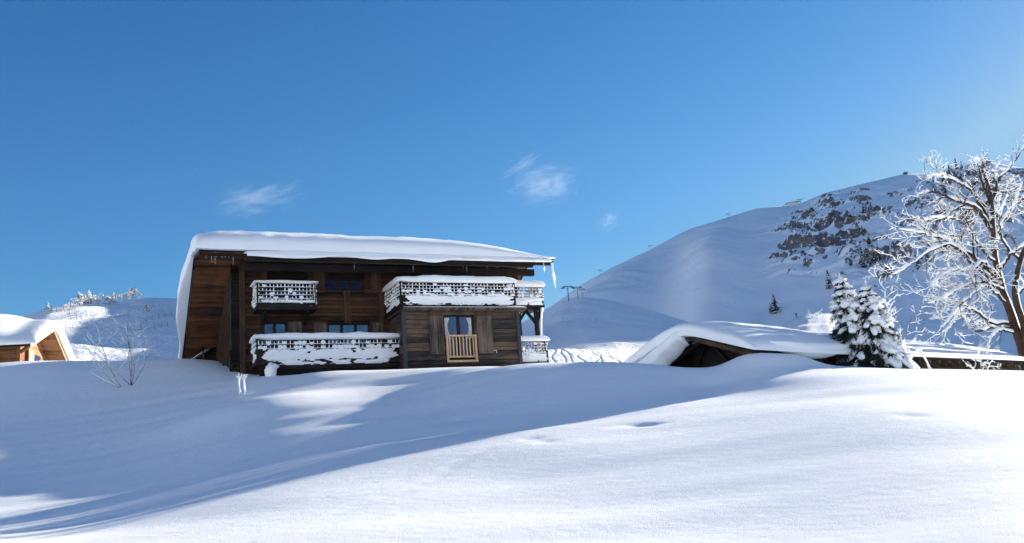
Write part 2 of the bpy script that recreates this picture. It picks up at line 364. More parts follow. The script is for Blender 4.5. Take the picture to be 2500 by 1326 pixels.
AZ = lambda px, py=700: math.atan2(*(lambda d: (d[0], d[1]))(CM @ np.array([(px - 1250) / F, -(py - 663) / F, -1.0])))
def mountain_bump(X, Y, T, A, Z):
    inside = np.clip(T * 5, 0, 1) * np.clip((1 - T) * 12, 0, 1)
    # gullies running down the open slope on the left of the cliffs
    g = 9 * np.sin(A * 44 - T * 2.6 + 0.8 * np.sin(A * 21 + T * 2.0)) * np.sin(math.pi * np.clip(T, 0, 1)) ** 1.2
    g *= np.clip((AZ(1990) - A) / 0.10, 0, 1)
    n = vnoise(X, Y, 170, 4, 3.0) * 6
    # cliff bands: ledges cut by noise
    E_ = Z / np.hypot(X, Y)
    def reg(p0, y0, p1, y1, sx, sy):
        a0, a1 = AZ(p0, y0), AZ(p1, y1); cx = (a0 + a1) / 2
        d0 = CM @ np.array([(p0 - 1250) / F, -(y0 - 663) / F, -1.0]); d1 = CM @ np.array([(p1 - 1250) / F, -(y1 - 663) / F, -1.0])
        ec = (d0[2] / math.hypot(d0[0], d0[1]) + d1[2] / math.hypot(d1[0], d1[1])) / 2
        return np.exp(-((A - cx) / sx) ** 2 - ((E_ - ec) / sy) ** 2)
    m = reg(2000, 500, 2080, 560, 0.040, 0.032) + 0.85 * reg(1900, 590, 1990, 620, 0.028, 0.022) + 0.9 * reg(2080, 600, 2220, 660, 0.038, 0.02) + 0.7 * reg(2300, 430, 2500, 520, 0.07, 0.03) + 0.7 * reg(2250, 560, 2420, 640, 0.05, 0.03)
    m = np.clip(m, 0, 1)
    q = vnoise(X, Y, 60, 6, 9.0); q2 = vnoise(X, Y, 22, 4, 5.0)
    m = m * np.clip(0.45 + 1.9 * q2 + 1.2 * q, 0, 1.15)
    h = Z + q * 22; st = 17.0
    k = h / st; fr = k - np.floor(k); led = (np.floor(k) + np.clip((fr - 0.42) / 0.16, 0, 1)) * st - q * 22
    cl = (led - Z) * 0.9 + q2 * 7
    return (g + n) * inside + m * cl * np.clip((1 - T) * 8, 0, 1)
MTN = fan_hill('mountain', [(1150, 880, 850), (1320, 765, 900), (1420, 695, 930), (1500, 650, 960), (1590, 608, 1000), (1680, 560, 1040), (1780, 530, 1080), (1850, 508, 1100), (1950, 500, 1120), (2010, 472, 1120),
    (2100, 450, 1150), (2210, 424, 1180), (2290, 424, 1200), (2340, 408, 1200), (2400, 392, 1200), (2450, 402, 1200), (2510, 412, 1200), (2600, 385, 1200), (2700, 345, 1200), (2850, 318, 1200)],  # unseen part past the right edge kept high to shade the middle hill
    380, 28, 760, 330, 1.25, mountain_bump, M_rock, hump=0.12, extra=[(46, 0.15, 1150), (60, 0.11, 1100), (85, 0.10, 1000), (100, 0.06, 1000)])
def hill_bump(a, sc, seed):
    return lambda X, Y, T, A, Z: vnoise(X, Y, sc, 4, seed) * a * np.clip(T * 4, 0, 1) * np.clip((1 - T) * 6, 0, 1)
MID = fan_hill('middle_hill', [(1150, 850, 420), (1250, 800, 430), (1320, 762, 450), (1370, 735, 460), (1415, 724, 470), (1500, 735, 460), (1580, 755, 440), (1660, 780, 420), (1740, 806, 400), (1850, 845, 360), (1950, 880, 330)],
    150, 8, 200, 90, 1.0, hill_bump(3.0, 60, 2.0), M_farsnow)
def tracks(X, Y, T, A, Z):
    out = vnoise(X, Y, 20, 3, 1.0) * 0.25 * np.clip(T * 4, 0, 1)
    a0, a1 = AZ(1330), AZ(1580)
    for k in range(11):
        c = a0 + (a1 - a0) * (k + 0.5) / 11 + random.uniform(-0.006, 0.006); am = random.uniform(0.0015, 0.005); fq = random.uniform(12, 26); ph = random.uniform(0, 6); sl_ = random.uniform(-0.05, 0.05)
        d = (A - (c + am * np.sin(T * fq + ph) + sl_ * (T - 0.8))) * 140
        out -= 0.055 * np.exp(-(d / 0.15) ** 2); out += 0.02 * np.exp(-((d - 0.55) / 0.3) ** 2)
    return out
PISTE = fan_hill('ski_slope', [(1200, 862, 135), (1320, 855, 140), (1400, 853, 142), (1480, 860, 142), (1560, 873, 140), (1640, 890, 135), (1750, 905, 130)], 80, 5.5, 520, 240, 1.0, tracks, M_farsnow)
KNOLL = fan_hill('snow_knoll', [(1840, 830, 300), (1900, 800, 300), (1935, 779, 305), (1970, 768, 310), (2020, 764, 315), (2060, 772, 315), (2110, 800, 310), (2180, 850, 300)], 150, 6, 120, 50, 0.9, hill_bump(0.6, 20, 7.0), M_farsnow)
LEFT = fan_hill('left_hill', [(-700, 900, 200), (-300, 850, 210), (-60, 795, 220), (60, 770, 230), (120, 752, 240), (200, 742, 250), (280, 738, 262), (345, 726, 280), (400, 727, 295), (455, 730, 305), (520, 715, 300), (620, 680, 280), (760, 650, 270), (900, 636, 265), (1050, 640, 260), (1180, 665, 255), (1235, 710, 250), (1285, 870, 240)],  # unseen ridge behind the chalet, raised to shade this hill
    100, 7.5, 520, 140, 1.05, hill_bump(2.2, 45, 4.0), M_farsnow)
# unseen snow slope added behind the camera to bounce sunlight into the shaded snow
aa = np.radians(np.linspace(100, 318, 160)); rr = np.linspace(700, 2000, 60)
Aa_, Rr_ = np.meshgrid(aa, rr, indexing='ij'); Xo, Yo = Rr_ * np.sin(Aa_), Rr_ * np.cos(Aa_)
Zo = -20 + 600 * np.clip((Rr_ - 700) / 1100, 0, 1) ** 1.2 * (0.75 + 0.25 * np.sin(Aa_ * 7)) * np.clip(np.minimum(np.degrees(Aa_) - 100, 318 - np.degrees(Aa_)) / 20, 0, 1) + vnoise(Xo, Yo, 300, 4, 8.0) * 50 * np.clip((Rr_ - 700) / 300, 0, 1)
Io = np.arange(Xo.size).reshape(Xo.shape)
tag(grid_mesh('bounce_mountain', np.stack([Xo, Yo, Zo], 2).reshape(-1, 3), np.stack([Io[:-1, :-1], Io[:-1, 1:], Io[1:, 1:], Io[1:, :-1]], 2).reshape(-1, 4)[:, ::-1], M_farsnow), kind='structure')
# outer ground so that nothing floats beyond the sheets above
bs = MB(); bs.v = [(-6000, -6000, -6), (6000, -6000, -6), (6000, 6000, -6), (-6000, 6000, -6)]; bs.f = [(0, 1, 2, 3)]
tag(bs.build('valley_floor', M_farsnow), kind='structure')
# ------------------------------------------------------------------ chalet (local frame: x along the facade, y into the house, z up; 0 = ground floor)
HO, HR = (-12.205, 41.0, 5.476), R(24)
ch = empty('chalet', HO, HR)
tag(ch, 'large old dark timber chalet with thick snow slab on its roof and snowy lattice balconies', 'chalet')

def plank_wall(mb, x0, x1, z0, z1, y, holes=(), bh=0.2, th=0.07, jit=0.03, top=None):
    """horizontal boards along x at depth y (outer face), leaving openings free"""
    z = z0
    while z < z1 - 1e-6:
        ze = min(z + bh * random.uniform(0.9, 1.1), z1); segs = [(x0, x1)]
        for (a, b, c, d) in holes:
            if c < ze - 0.03 and d > z + 0.03:
                ns = []
                for (p, q) in segs:
                    if b <= p or a >= q: ns.append((p, q)); continue
                    if a > p: ns.append((p, a))
                    if b < q: ns.append((b, q))
                segs = ns
        o = random.uniform(-jit, jit)
        for (p, q) in segs:
            if q - p > 0.03: mb.box((p, y + o, z + 0.011), (q, y + th, ze - 0.011))
        z = ze
def make_window(parent, x0, x1, z0, z1, y, n=2, sash=0.06, mats=(M_dark, M_glass), bars=0, name='window'):
    f = MB(); t_ = 0.07; yy = y + 0.10
    f.box((x0, yy - 0.04, z0), (x0 + t_, yy + 0.06, z1)); f.box((x1 - t_, yy - 0.04, z0), (x1, yy + 0.06, z1))
    f.box((x0 + t_, yy - 0.04, z0), (x1 - t_, yy + 0.06, z0 + t_)); f.box((x0 + t_, yy - 0.04, z1 - t_), (x1 - t_, yy + 0.06, z1))
    for i in range(1, n):
        xc = x0 + (x1 - x0) * i / n; f.box((xc - sash, yy - 0.03, z0 + t_), (xc + sash, yy + 0.05, z1 - t_))
    for k in range(bars):
        zc = z0 + (z1 - z0) * (k + 1) / (bars + 1)
        for i in range(n):
            a = x0 + (x1 - x0) * i / n + sash; b = x0 + (x1 - x0) * (i + 1) / n - sash
            f.box((a, yy - 0.02, zc - 0.018), (b, yy + 0.02, zc + 0.018))
    wo_ = f.build(name, mats[0], parent)
    for i in range(n):
        a = x0 + (x1 - x0) * i / n + 0.03; b = x0 + (x1 - x0) * (i + 1) / n - 0.03
        g = MB(); tl = random.uniform(-0.004, 0.004)
        g.quadbox([(a, yy + 0.02 + tl, z0 + 0.03), (b, yy + 0.02 - tl, z0 + 0.03), (b, yy + 0.03, z0 + 0.03), (a, yy + 0.03, z0 + 0.03), (a, yy + 0.02 - tl, z1 - 0.03), (b, yy + 0.02 + tl, z1 - 0.03), (b, yy + 0.03, z1 - 0.03), (a, yy + 0.03, z1 - 0.03)])
        g.build('pane', mats[1], wo_)
    return wo_
def make_shutter(parent, x0, x1, z0, z1, y, mat, battens=(0.12, 0.88), lab=None):
    s_ = MB(); n = max(3, int((x1 - x0) / 0.15))
    for i in range(n):
        a = x0 + (x1 - x0) * i / n; b = x0 + (x1 - x0) * (i + 1) / n; o = random.uniform(0, 0.008)
        s_.box((a + 0.004, y - 0.05 - o, z0), (b - 0.004, y - 0.01, z1))
    for f_ in battens:
        zc = z0 + (z1 - z0) * f_; s_.box((x0 + 0.01, y - 0.085, zc - 0.045), (x1 - 0.01, y - 0.0585, zc + 0.045))
    o_ = s_.build('shutter', mat, parent)
    if lab: o_['label'] = lab
    return o_

UL, UR = (1.02, 2.9, 2.75, 4.86), (3.67, 5.58, 3.72, 4.86)
LL, LR = (0.75, 1.86, 0.2, 2.2), (3.74, 5.75, 1.0, 2.14)
TD = (8.6, 10.2, 2.62, 4.75)
BW = (8.64, 10.16, 0.0, 2.1)
mb = MB(); plank_wall(mb, 0.02, 13.6, -1.8, 5.0, 0.0, [UL, UR, LL, LR, TD], 0.19)
for (a, b, c, d) in (UL, UR, LL, LR, TD):      # reveals
    mb.box((a - 0.04, 0.065, c - 0.05), (a - 0.001, 0.34, d + 0.05)); mb.box((b + 0.001, 0.065, c - 0.05), (b + 0.04, 0.34, d + 0.05))
    mb.box((a - 0.001, 0.065, d + 0.001), (b + 0.001, 0.34, d + 0.04)); mb.box((a - 0.001, 0.065, c - 0.05), (b + 0.001, 0.34, c - 0.001))
bk_ = MB(); bk_.box((0.05, 0.35, -1.8), (13.55, 0.45, 4.9)); bk_.build('dark_backing', M_dark, ch)  # dark sheet standing in for the shade inside the window recesses
ow = mb.build('wall', M_wall, ch); ow['label'] = 'brown boarded front wall of the chalet'
# roof line (underside) of the gable cross-section
RP = [(-2.75, 4.70), (0.2, 5.22), (4.5, 3.05), (8.7, 0.92)]
def roof_z(y): return float(np.interp(y, [p[0] for p in RP], [p[1] for p in RP]))
# side walls, boards cut to the roof line
for (x, sgn) in ((-0.55, -1), (13.6, 1)):
    mb = MB(); z = -1.8
    while z < 5.1:
        ze = z + 0.19; ys = [y for y in np.arange(0.07, 7.6, 0.1) if roof_z(y) > ze - 0.02 and (sgn > 0 or y > 0.55)]
        if ys:
            o = random.uniform(-0.015, 0.015); xa, xb = (x + o, x + 0.06) if sgn < 0 else (x - 0.06, x + o)
            mb.box((xa, min(ys), z + 0.006), (xb, max(ys) + 0.05, ze - 0.006))
        z = ze
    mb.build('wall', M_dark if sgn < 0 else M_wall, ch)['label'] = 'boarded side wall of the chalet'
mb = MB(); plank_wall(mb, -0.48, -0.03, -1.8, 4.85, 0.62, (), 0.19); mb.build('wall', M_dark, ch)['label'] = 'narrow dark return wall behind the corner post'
for (ya, za, yb, zb) in ((1.2, 4.3, 4.4, -0.9), (2.2, 3.9, 5.6, -0.7), (3.4, 3.3, 6.6, -0.4), (1.0, 2.6, 3.2, -1.2)): mb = MB(); mb.bar((-0.62, ya, za), (-0.75, yb, zb), 0.05, 0.16, (1, 0, 0)); mb.build('leaning_board', M_shut, ch)
mb = MB(); plank_wall(mb, -0.48, 13.53, -1.8, 1.45, 7.5); mb.build('wall', M_wall, ch)
for a_, b_ in (((-0.24, -0.16, -1.6), (-0.02, 0.05, 5.1)), ((13.4, -0.16, -1.6), (13.6, -0.03, 5.0)), ((4.52, -0.12, 2.15), (4.84, -0.025, 3.7)), ((6.2, -0.12, 2.15), (6.42, -0.025, 3.6))):
    mb = MB(); mb.box(a_, b_); mb.build('wall_post', M_shut, ch)
for wnd, n, bars in ((UL, 3, 1), (UR, 3, 1), (LL, 2, 2), (LR, 3, 1), (TD, 2, 2)):
    make_window(ch, wnd[0], wnd[1], wnd[2], 4.28 if wnd in (UL, UR) else wnd[3], 0.0 if wnd not in (UL, UR) else 0.12, n, bars=bars)
for x0, x1, z0, z1 in ((3.14, 3.62, 3.8, 4.95), (5.88, 6.36, 3.76, 4.93), (0.55, 0.97, 2.8, 4.85), (11.3, 12.1, 2.9, 4.85)): make_shutter(ch, x0, x1, z0, z1, 0.0, M_shut)
for x0, x1, z0, z1 in ((1.92, 2.7, 0.3, 2.2), (3.1, 3.68, 0.95, 2.15), (5.82, 6.4, 0.95, 2.15)): make_shutter(ch, x0, x1, z0, z1, 0.0, M_shutg)

# roof: boarded deck with fascia, verge boards and purlins
roof = MB()
X0, X1 = -2.15, 14.35
for (y0, z0), (y1, z1) in zip(RP[:-1], RP[1:]):
    L = math.hypot(y1 - y0, z1 - z0); n = int(L / 0.17)
    for i in range(n):
        a, b = i / n, (i + 1) / n; g = 0.02
        ya, za = y0 + (y1 - y0) * a + g, z0 + (z1 - z0) * a; yb, zb = y0 + (y1 - y0) * b - g, z0 + (z1 - z0) * b
        o = random.uniform(0, 0.02)
        roof.quadbox([(X0 + 0.02, ya, za - o), (X1, ya, za - o), (X1, yb, zb - o), (X0 + 0.02, yb, zb - o), (X0 + 0.02, ya, za + 0.05), (X1, ya, za + 0.05), (X1, yb, zb + 0.05), (X0 + 0.02, yb, zb + 0.05)])
ro = roof.build('roof', M_soffit, ch)
dk = MB()
for (y0, z0), (y1, z1) in zip(RP[:-1], RP[1:]):
    dk.quadbox([(X0, y0, z0 + 0.055), (X1, y0, z0 + 0.055), (X1, y1, z1 + 0.055), (X0, y1, z1 + 0.055), (X0, y0, z0 + 0.17), (X1, y0, z0 + 0.17), (X1, y1, z1 + 0.17), (X0, y1, z1 + 0.17)])
    for x in (X0 - 0.05, X1 + 0.005):
        dk.quadbox([(x, y0, z0 - 0.06), (x + 0.045, y0, z0 - 0.06), (x + 0.045, y1, z1 - 0.06), (x, y1, z1 - 0.06), (x, y0, z0 + 0.2), (x + 0.045, y0, z0 + 0.2), (x + 0.045, y1, z1 + 0.2), (x, y1, z1 + 0.2)])
dk.build('roof_edge', M_dark, ro)
fb = MB(); fb.box((-0.3, -2.72, 4.40), (13.3, -2.62, 4.66)); fb.box((-0.3, -2.80, 4.36), (13.15, -2.73, 4.43))
fb.box((-1.9, -2.58, 4.5), (-0.32, -2.5, 4.66)); fb.box((13.32, -2.7, 4.52), (14.3, -2.62, 4.66))
fb.build('fascia', M_dark, ro)
pu = MB()
for y, z, xa, xb in ((-1.2, 4.62, -0.2, 14.0), (-0.25, 4.92, 0.0, 13.2), (3.2, 3.45, -1.4, 0), (6.3, 1.9, -1.4, 0)): pu.box((xa, y - 0.13, z - 0.3), (xb, y + 0.13, z + 0.02))
for x in np.arange(0.4, 13.6, 0.95): pu.bar((x, -2.55, 4.60), (x, 0, 5.06), 0.12, 0.14)
pu.build('purlin', M_dark, ro)

# snow on the roof
SP = [(-3.02, 4.86), (0.2, 5.40), (4.5, 3.23), (8.95, 0.98)]
sa = [0]
for p, q in zip(SP[:-1], SP[1:]): sa.append(sa[-1] + math.hypot(q[0] - p[0], q[1] - p[1]))
def roof_snow(a, b):
    x = -2.36 + a * 16.81; s_ = b * sa[-1]; y = float(np.interp(s_, sa, [p[0] for p in SP])); z = float(np.interp(s_, sa, [p[1] for p in SP]))
    T = 1.12 - 0.012 * x - 0.3 * max(0, min(1, (y - 1) / 5))
    if x > 9.5: T *= max(0.16, 1 - ((x - 9.5) / 5.0) ** 1.5)
    T *= 1 + 0.07 * fbm(x * 0.35, y * 0.5, 1.0) + 0.035 * fbm(x * 1.6, y * 2.2, 8.0)
    rear = min(1, max(0, (y - 0.5) / 6)); x -= 0.34 * math.sin(math.pi * rear) * max(0, 1 - (a * 4)) ; n = Vector((0, 0.0, 1))
    x += 0.05 * fbm(y * 1.2, a * 3, 5.0)
    return (x, y, z - 0.02), n, T
mb = MB(); pillow(mb, roof_snow, 110, 60, 0.14, 3.6)
rs = mb.build('roof_snow', M_snowobj, ch, True); rs['label'] = 'thick rounded slab of snow covering the roof'
# second thin layer of snow lying on the gutter board
mb = MB()
gb = MB(); gb.box((-0.4, -3.0, 4.60), (13.3, -2.82, 4.64)); gb.build('gutter_board', M_dark, ro)
def gut(a, b):
    x = -0.4 + a * 14.6; k = 0.17 + 0.04 * fbm(x * 0.9, 2.0, 0.0)
    return (x, -3.1 + 0.24 * b, 4.655), (0, 0, 1), k
pillow(mb, gut, 160, 6, 0.07, 2.4)
def gut2(a, b):
    x = -0.3 + a * 13.6; d = max(0.0, 0.09 + 0.26 * mnoise.noise(Vector((x * 0.55, 7.3, 0))))
    return (x, -3.11, 4.66 - d * b), (0, -1, 0), 0.05
pillow(mb, gut2, 160, 6, 0.05, 2.0)
mb.build('gutter_snow', M_snowobj, ch, True)
# icicles
ic = MB()
ic.tube([(14.3, -2.75, 4.62), (14.33, -2.75, 4.0), (14.36, -2.74, 3.75), (14.42, -2.73, 3.35)], [0.085, 0.055, 0.045, 0.008], 8, jit=0.12)
o = ic.build('icicle', M_ice, ch, True)
ic = MB(); ic.tube([(13.85, -2.75, 4.62), (13.86, -2.75, 4.25), (13.86, -2.75, 4.1)], [0.03, 0.022, 0.004], 6, jit=0.1); ic.build('icicle', M_ice, ch, True)
for i in range(16):
    x = -1.9 + i * 0.15 + random.uniform(-0.05, 0.05) if i < 8 else random.uniform(2, 12.5); L = random.choice((0.06, 0.1, 0.14, 0.3, 0.4)); z0 = 4.56 if x < -0.3 else 4.37; ic = MB()
    ic.tube([(x, -2.7, z0), (x, -2.7, z0 - L * 0.6), (x, -2.7, z0 - L)], [0.010, 0.006, 0.001], 5); ic.build('icicle', M_ice, ch, True)

# ---- lattice railings
def lattice_panel(u0, u1, z0, z1, put, wood, snow, step=0.17, fill=0.25, seed=0, smear=None):
    """bars of a lattice and the snow caught on them; put(u, d, z) maps to house space, d = out from the panel"""
    n = max(2, int(round((u1 - u0) / step))); m_ = max(2, int(round((z1 - z0) / step)))
    for i in range(n + 1):
        u = u0 + (u1 - u0) * i / n; w_ = 0.018
        wood.quadbox([put(u - w_, 0.0, z0), put(u + w_, 0.0, z0), put(u + w_, -0.02, z0), put(u - w_, -0.02, z0), put(u - w_, 0.0, z1), put(u + w_, 0.0, z1), put(u + w_, -0.02, z1), put(u - w_, -0.02, z1)])
    for j in range(m_ + 1):
        z = z0 + (z1 - z0) * j / m_; h = 0.018
        wood.quadbox([put(u0, 0.022, z - h), put(u1, 0.022, z - h), put(u1, 0.002, z - h), put(u0, 0.002, z - h), put(u0, 0.022, z + h), put(u1, 0.022, z + h), put(u1, 0.002, z + h), put(u0, 0.002, z + h)])
        # snow lying on each horizontal bar
        def sb(a, b, z=z, j=j):
            u = u0 + (u1 - u0) * a; k = 0.5 + 1.1 * mnoise.noise(Vector((u * 2.1 + seed, j * 3.1, seed)))
            return put(u, 0.045 - 0.07 * b, z + h - 0.006), Vector((0, 0, 1)), max(0.003, 0.012 + 0.022 * k)
        pillow(snow, sb, max(12, n * 4), 4, 0.012, 2.0)
    for i in range(n + 1):                   # snow stuck on the uprights
        u = u0 + (u1 - u0) * i / n
        for j in range(m_):
            if random.random() < 0.93:
                za = z0 + (z1 - z0) * j / m_; zb = z0 + (z1 - z0) * (j + 1) / m_; f_ = random.uniform(0.6, 1.0); r_ = random.uniform(0.016, 0.03)
                pts = [put(u + random.uniform(-0.008, 0.008), 0.022, za + (zb - za) * f_ * k / 3) for k in range(4)]
                snow.tube(pts, [r_ * 1.5, r_, r_, r_ * 0.5], 5, jit=0.15)
    for i in range(n):                       # wedges of snow filling some cells
        for j in range(m_):
            q = fill * (1.9 - 1.8 * j / m_) + 0.35 * mnoise.noise(Vector((i * 0.3 + seed, j * 0.5, 3.0)))
            if random.random() < q:
                ua = u0 + (u1 - u0) * (i + 0.5) / n; za = z0 + (z1 - z0) * (j + 0.25) / m_; hw = (u1 - u0) / n * 0.5
                c = put(ua, 0.015, za + random.uniform(-0.02, 0.03)); snow.blob(c, (hw * 1.1, 0.035, (z1 - z0) / m_ * random.uniform(0.3, 0.62)), seed=i * 7 + j, nu=8, nv=5)
def smear_sheet(snow, u0, u1, z0, z1, put, seed=0, bias=0.35, th=0.07, sc=(1.4, 4.0), du=0.06, dz=0.03):
    """wind-plastered snow: a sheet whose thickness varies and which breaks up where it would be negative"""
    nu, nz_ = int((u1 - u0) / du), max(4, int((z1 - z0) / dz)); idx = {}
    def off(i, j):
        u = u0 + (u1 - u0) * i / nu; z = z0 + (z1 - z0) * j / nz_
        e = min(j / nz_, 1 - j / nz_) * 4; e = min(1, e); x_ = min(i, nu - i) / nu * 12; x_ = min(1, x_)
        return th * (bias + 0.9 * mnoise.fractal(Vector((u * sc[0], z * sc[1], seed)), 0.8, 2.0, 4)) - th * 0.9 * (1 - e) * random.uniform(0.6, 1) - th * 0.8 * (1 - x_)
    base = len(snow.v); O_ = [[off(i, j) for j in range(nz_ + 1)] for i in range(nu + 1)]
    for i in range(nu + 1):
        for j in range(nz_ + 1): snow.v.append(tuple(put(u0 + (u1 - u0) * i / nu, max(O_[i][j], -0.03), z0 + (z1 - z0) * j / nz_)))
    for i in range(nu):
        for j in range(nz_):
            if max(O_[i][j], O_[i + 1][j], O_[i][j + 1], O_[i + 1][j + 1]) > -0.01:
                q = base + i * (nz_ + 1) + j; snow.f.append((q, q + nz_ + 1, q + nz_ + 2, q + 1))
def cap(snow, u0, u1, z, wd, T, put, seed=0, over=0.1, n=None):
    def c(a, b):
        u = u0 - over + (u1 - u0 + 2 * over) * a
        return put(u, wd * (0.5 - b) * (1 + 0.25 * fbm(u * 1.1, seed, 0)), z + 0.02 * fbm(u, seed, 4)), Vector((0, 0, 1)), T * (1 + 0.3 * fbm(u * 0.9, seed, 2))
    pillow(snow, c, n or max(16, int((u1 - u0) * 14)), 10, 0.05 + T * 0.12, 2.3)
def front(y): return lambda u, d, z: Vector((u, y - d, z))
def sideL(x): return lambda u, d, z: Vector((x - d, u, z))
def sideR(x): return lambda u, d, z: Vector((x + d, u, z))

def balcony(x0, x1, y0, zf, zt, lat, smears, capT, seed, sides=(1, 1), step=0.17, fill=0.25, lab=None, deep=0.0, posts=()):
    bo = MB()
    bo.box((x0 - 0.05, y0 - 0.02, zf - 0.16), (x1 + 0.05, deep, zf))                                   # deck
    bo.box((x0, y0 - 0.03, zt - 0.09), (x1, y0 + 0.05, zt))                                           # top rail
    for xx in sorted(set([x0, x1 - 0.1] + [p for p in posts])): bo.box((xx, y0 - 0.035, zf), (xx + 0.1, y0 + 0.055, zt - 0.092))
    B = bo.build('balcony', M_dark, ch)
    if lab: B['label'] = lab
    wood, snow, brd = MB(), MB(), MB()
    lo = lat[0]
    if lo - zf > 0.1:
        z = zf + 0.02
        while z < lo - 0.02: brd.box((x0 + 0.1, y0 - 0.02, z), (x1 - 0.1, y0 + 0.01, min(z + 0.13, lo))); z += 0.15
    lattice_panel(x0 + 0.08, x1 - 0.08, lat[0], lat[1], front(y0 - 0.035), wood, snow, step, fill, seed)
    for (a, b, z0, z1, bias) in smears: smear_sheet(snow, a, b, z0, z1, front(y0 - 0.03), seed + 3, bias)
    cap(snow, x0, x1, zt, 0.36, capT, front(y0), seed)
    for sd, xx, put in ((sides[0], x0, sideL(x0)), (sides[1], x1, sideR(x1))):
        if not sd: continue
        sg = -1 if xx == x0 else 1
        brd.box((min(xx, xx - sg * 0.06), y0 + 0.06, zt - 0.09), (max(xx, xx - sg * 0.06), deep - 0.1, zt))
        if lo - zf > 0.1: brd.box((min(xx, xx - sg * 0.03), y0 + 0.06, zf + 0.03), (max(xx, xx - sg * 0.03), deep - 0.1, lo))
        lattice_panel(y0 + 0.06, deep - 0.12, lat[0], lat[1], put, wood, snow, step, fill, seed + 9)
        if lo - zf > 0.1: smear_sheet(snow, y0 + 0.06, deep - 0.12, zf, lo + 0.04, put, seed + 5, 0.3)
        cap(snow, y0, deep - 0.2, zt, 0.3, capT * 0.9, put, seed + 2)
    wood.build('lattice', M_dark, B)
    if brd.v: brd.build('parapet_board', M_dark, B)
    snow.build('snow', M_snowobj, B, True)
    return B

balcony(0.36, 2.96, -1.2, 2.72, 3.82, (2.86, 3.74), [(0.4, 2.9, 2.84, 3.02, 0.15)], 0.07, 2.0, step=0.165, fill=0.10, lab='small upper balcony with a fine snow-crusted lattice')
balcony(0.28, 6.8, -1.4, 0.22, 1.24, (0.74, 1.14), [(0.3, 6.7, 0.22, 0.78, 0.45), (0.4, 6.7, 0.02, 0.26, 0.05)], 0.22, 5.0, (1, 0), fill=0.22, lab='long lower balcony with a heavy snow cap on its rail', posts=(2.05, 4.1))
balcony(6.55, 12.3, -2.55, 2.55, 3.68, (2.98, 3.58), [(6.6, 12.25, 2.52, 3.04, 0.5)], 0.26, 8.0, (1, 0), fill=0.2, lab='wide upper terrace parapet plastered with snow', posts=(8.3,))
balcony(12.42, 14.2, -1.65, 2.78, 3.72, (3.0, 3.62), [(12.4, 14.2, 2.72, 3.15, 0.6)], 0.26, 11.0, (0, 1), fill=0.28, lab='narrow side balcony on the upper floor, white with snow')
balcony(12.6, 14.22, -1.65, -0.1, 0.98, (0.3, 0.9), [(12.6, 14.2, -0.1, 0.4, 0.6)], 0.22, 14.0, (0, 1), fill=0.28, lab='narrow side balcony on the ground floor, white with snow')
for x in (0.75, 2.62):
    bk = MB(); bk.box((x - 0.07, -0.2, 1.3), (x + 0.07, -0.02, 2.54)); bk.bar((x, -0.12, 2.0), (x, -1.0, 2.5), 0.12, 0.12)
    bk.build('balcony_bracket', M_dark, ch)

# basement wall under the lower balcony
mb = MB(); plank_wall(mb, 0.5, 6.7, -2.0, 0.0, -1.12, bh=0.26); mb.box((2.9, -1.26, -2), (3.25, -1.15, 0)); mb.box((0.42, -1.22, -2), (0.62, -1.14, 0.02)); mb.box((0.4, -1.34, -0.16), (6.8, -1.24, 0.02))
mb.build('basement_wall', M_dark, ch)
mb = MB(); mb.blob((0.85, -1.55, -0.32), (0.26, 0.2, 0.42), 3, 14, 10, 0.4, 2.2); mb.blob((1.0, -1.5, -0.05), (0.2, 0.16, 0.12), 5, 12, 8, 0.4, 2.2); mb.build('snow_clump', M_snowobj, ch, True)

# projecting block on the right
bx = empty('extension'); bx.parent = ch
mb = MB(); plank_wall(mb, 6.72, 12.4, -2.0, 2.3, -2.4, [BW], 0.215, 0.08, 0.012)
mb.box((6.75, -2.0, -2), (12.35, -1.9, 2.2))
for (a, b, c, d) in (BW,):
    mb.box((a - 0.04, -2.315, c - 0.05), (a - 0.001, -2.01, d + 0.05)); mb.box((b + 0.001, -2.315, c - 0.05), (b + 0.04, -2.01, d + 0.05)); mb.box((a - 0.001, -2.315, d + 0.001), (b + 0.001, -2.01, d + 0.04))
mb.build('front_wall', M_block, bx)
for x, nm in ((6.72, 0), (12.34, 1)):
    mb = MB(); z = -2.0
    while z < 2.25: mb.box((x, -2.3, z + 0.006), (x + 0.06, -0.05, z + 0.205)); z += 0.215
    mb.build('side_wall', M_block, bx)
M_cb = plain_mat('corner_board_paint', (0.035, 0.04, 0.05), 0.6)
for a_, b_ in ((6.6, 6.78), (12.3, 12.46)): mb = MB(); mb.box((a_, -2.49, -2), (b_, -2.415, 2.28)); mb.build('corner_board', M_cb, bx)
mb = MB(); mb.box((6.55, -2.75, 2.26), (12.7, -0.05, 2.36)); mb.box((6.5, -2.82, 2.30), (12.75, -2.76, 2.38))
mb.build('terrace_deck', M_shutg, bx)
mb = MB()
def ledge(a, b):
    x = 6.6 + a * 6.1; return (x, -2.85 + 0.4 * b, 2.39), (0, 0, 1), 0.02 + 0.1 * max(0, min(1, (x - 11.6) / 0.6)) + 0.02 * max(0, fbm(x * 1.5, 0, 0))
pillow(mb, ledge, 80, 6, 0.02, 2.0); mb.build('ledge_snow', M_snowobj, bx, True)
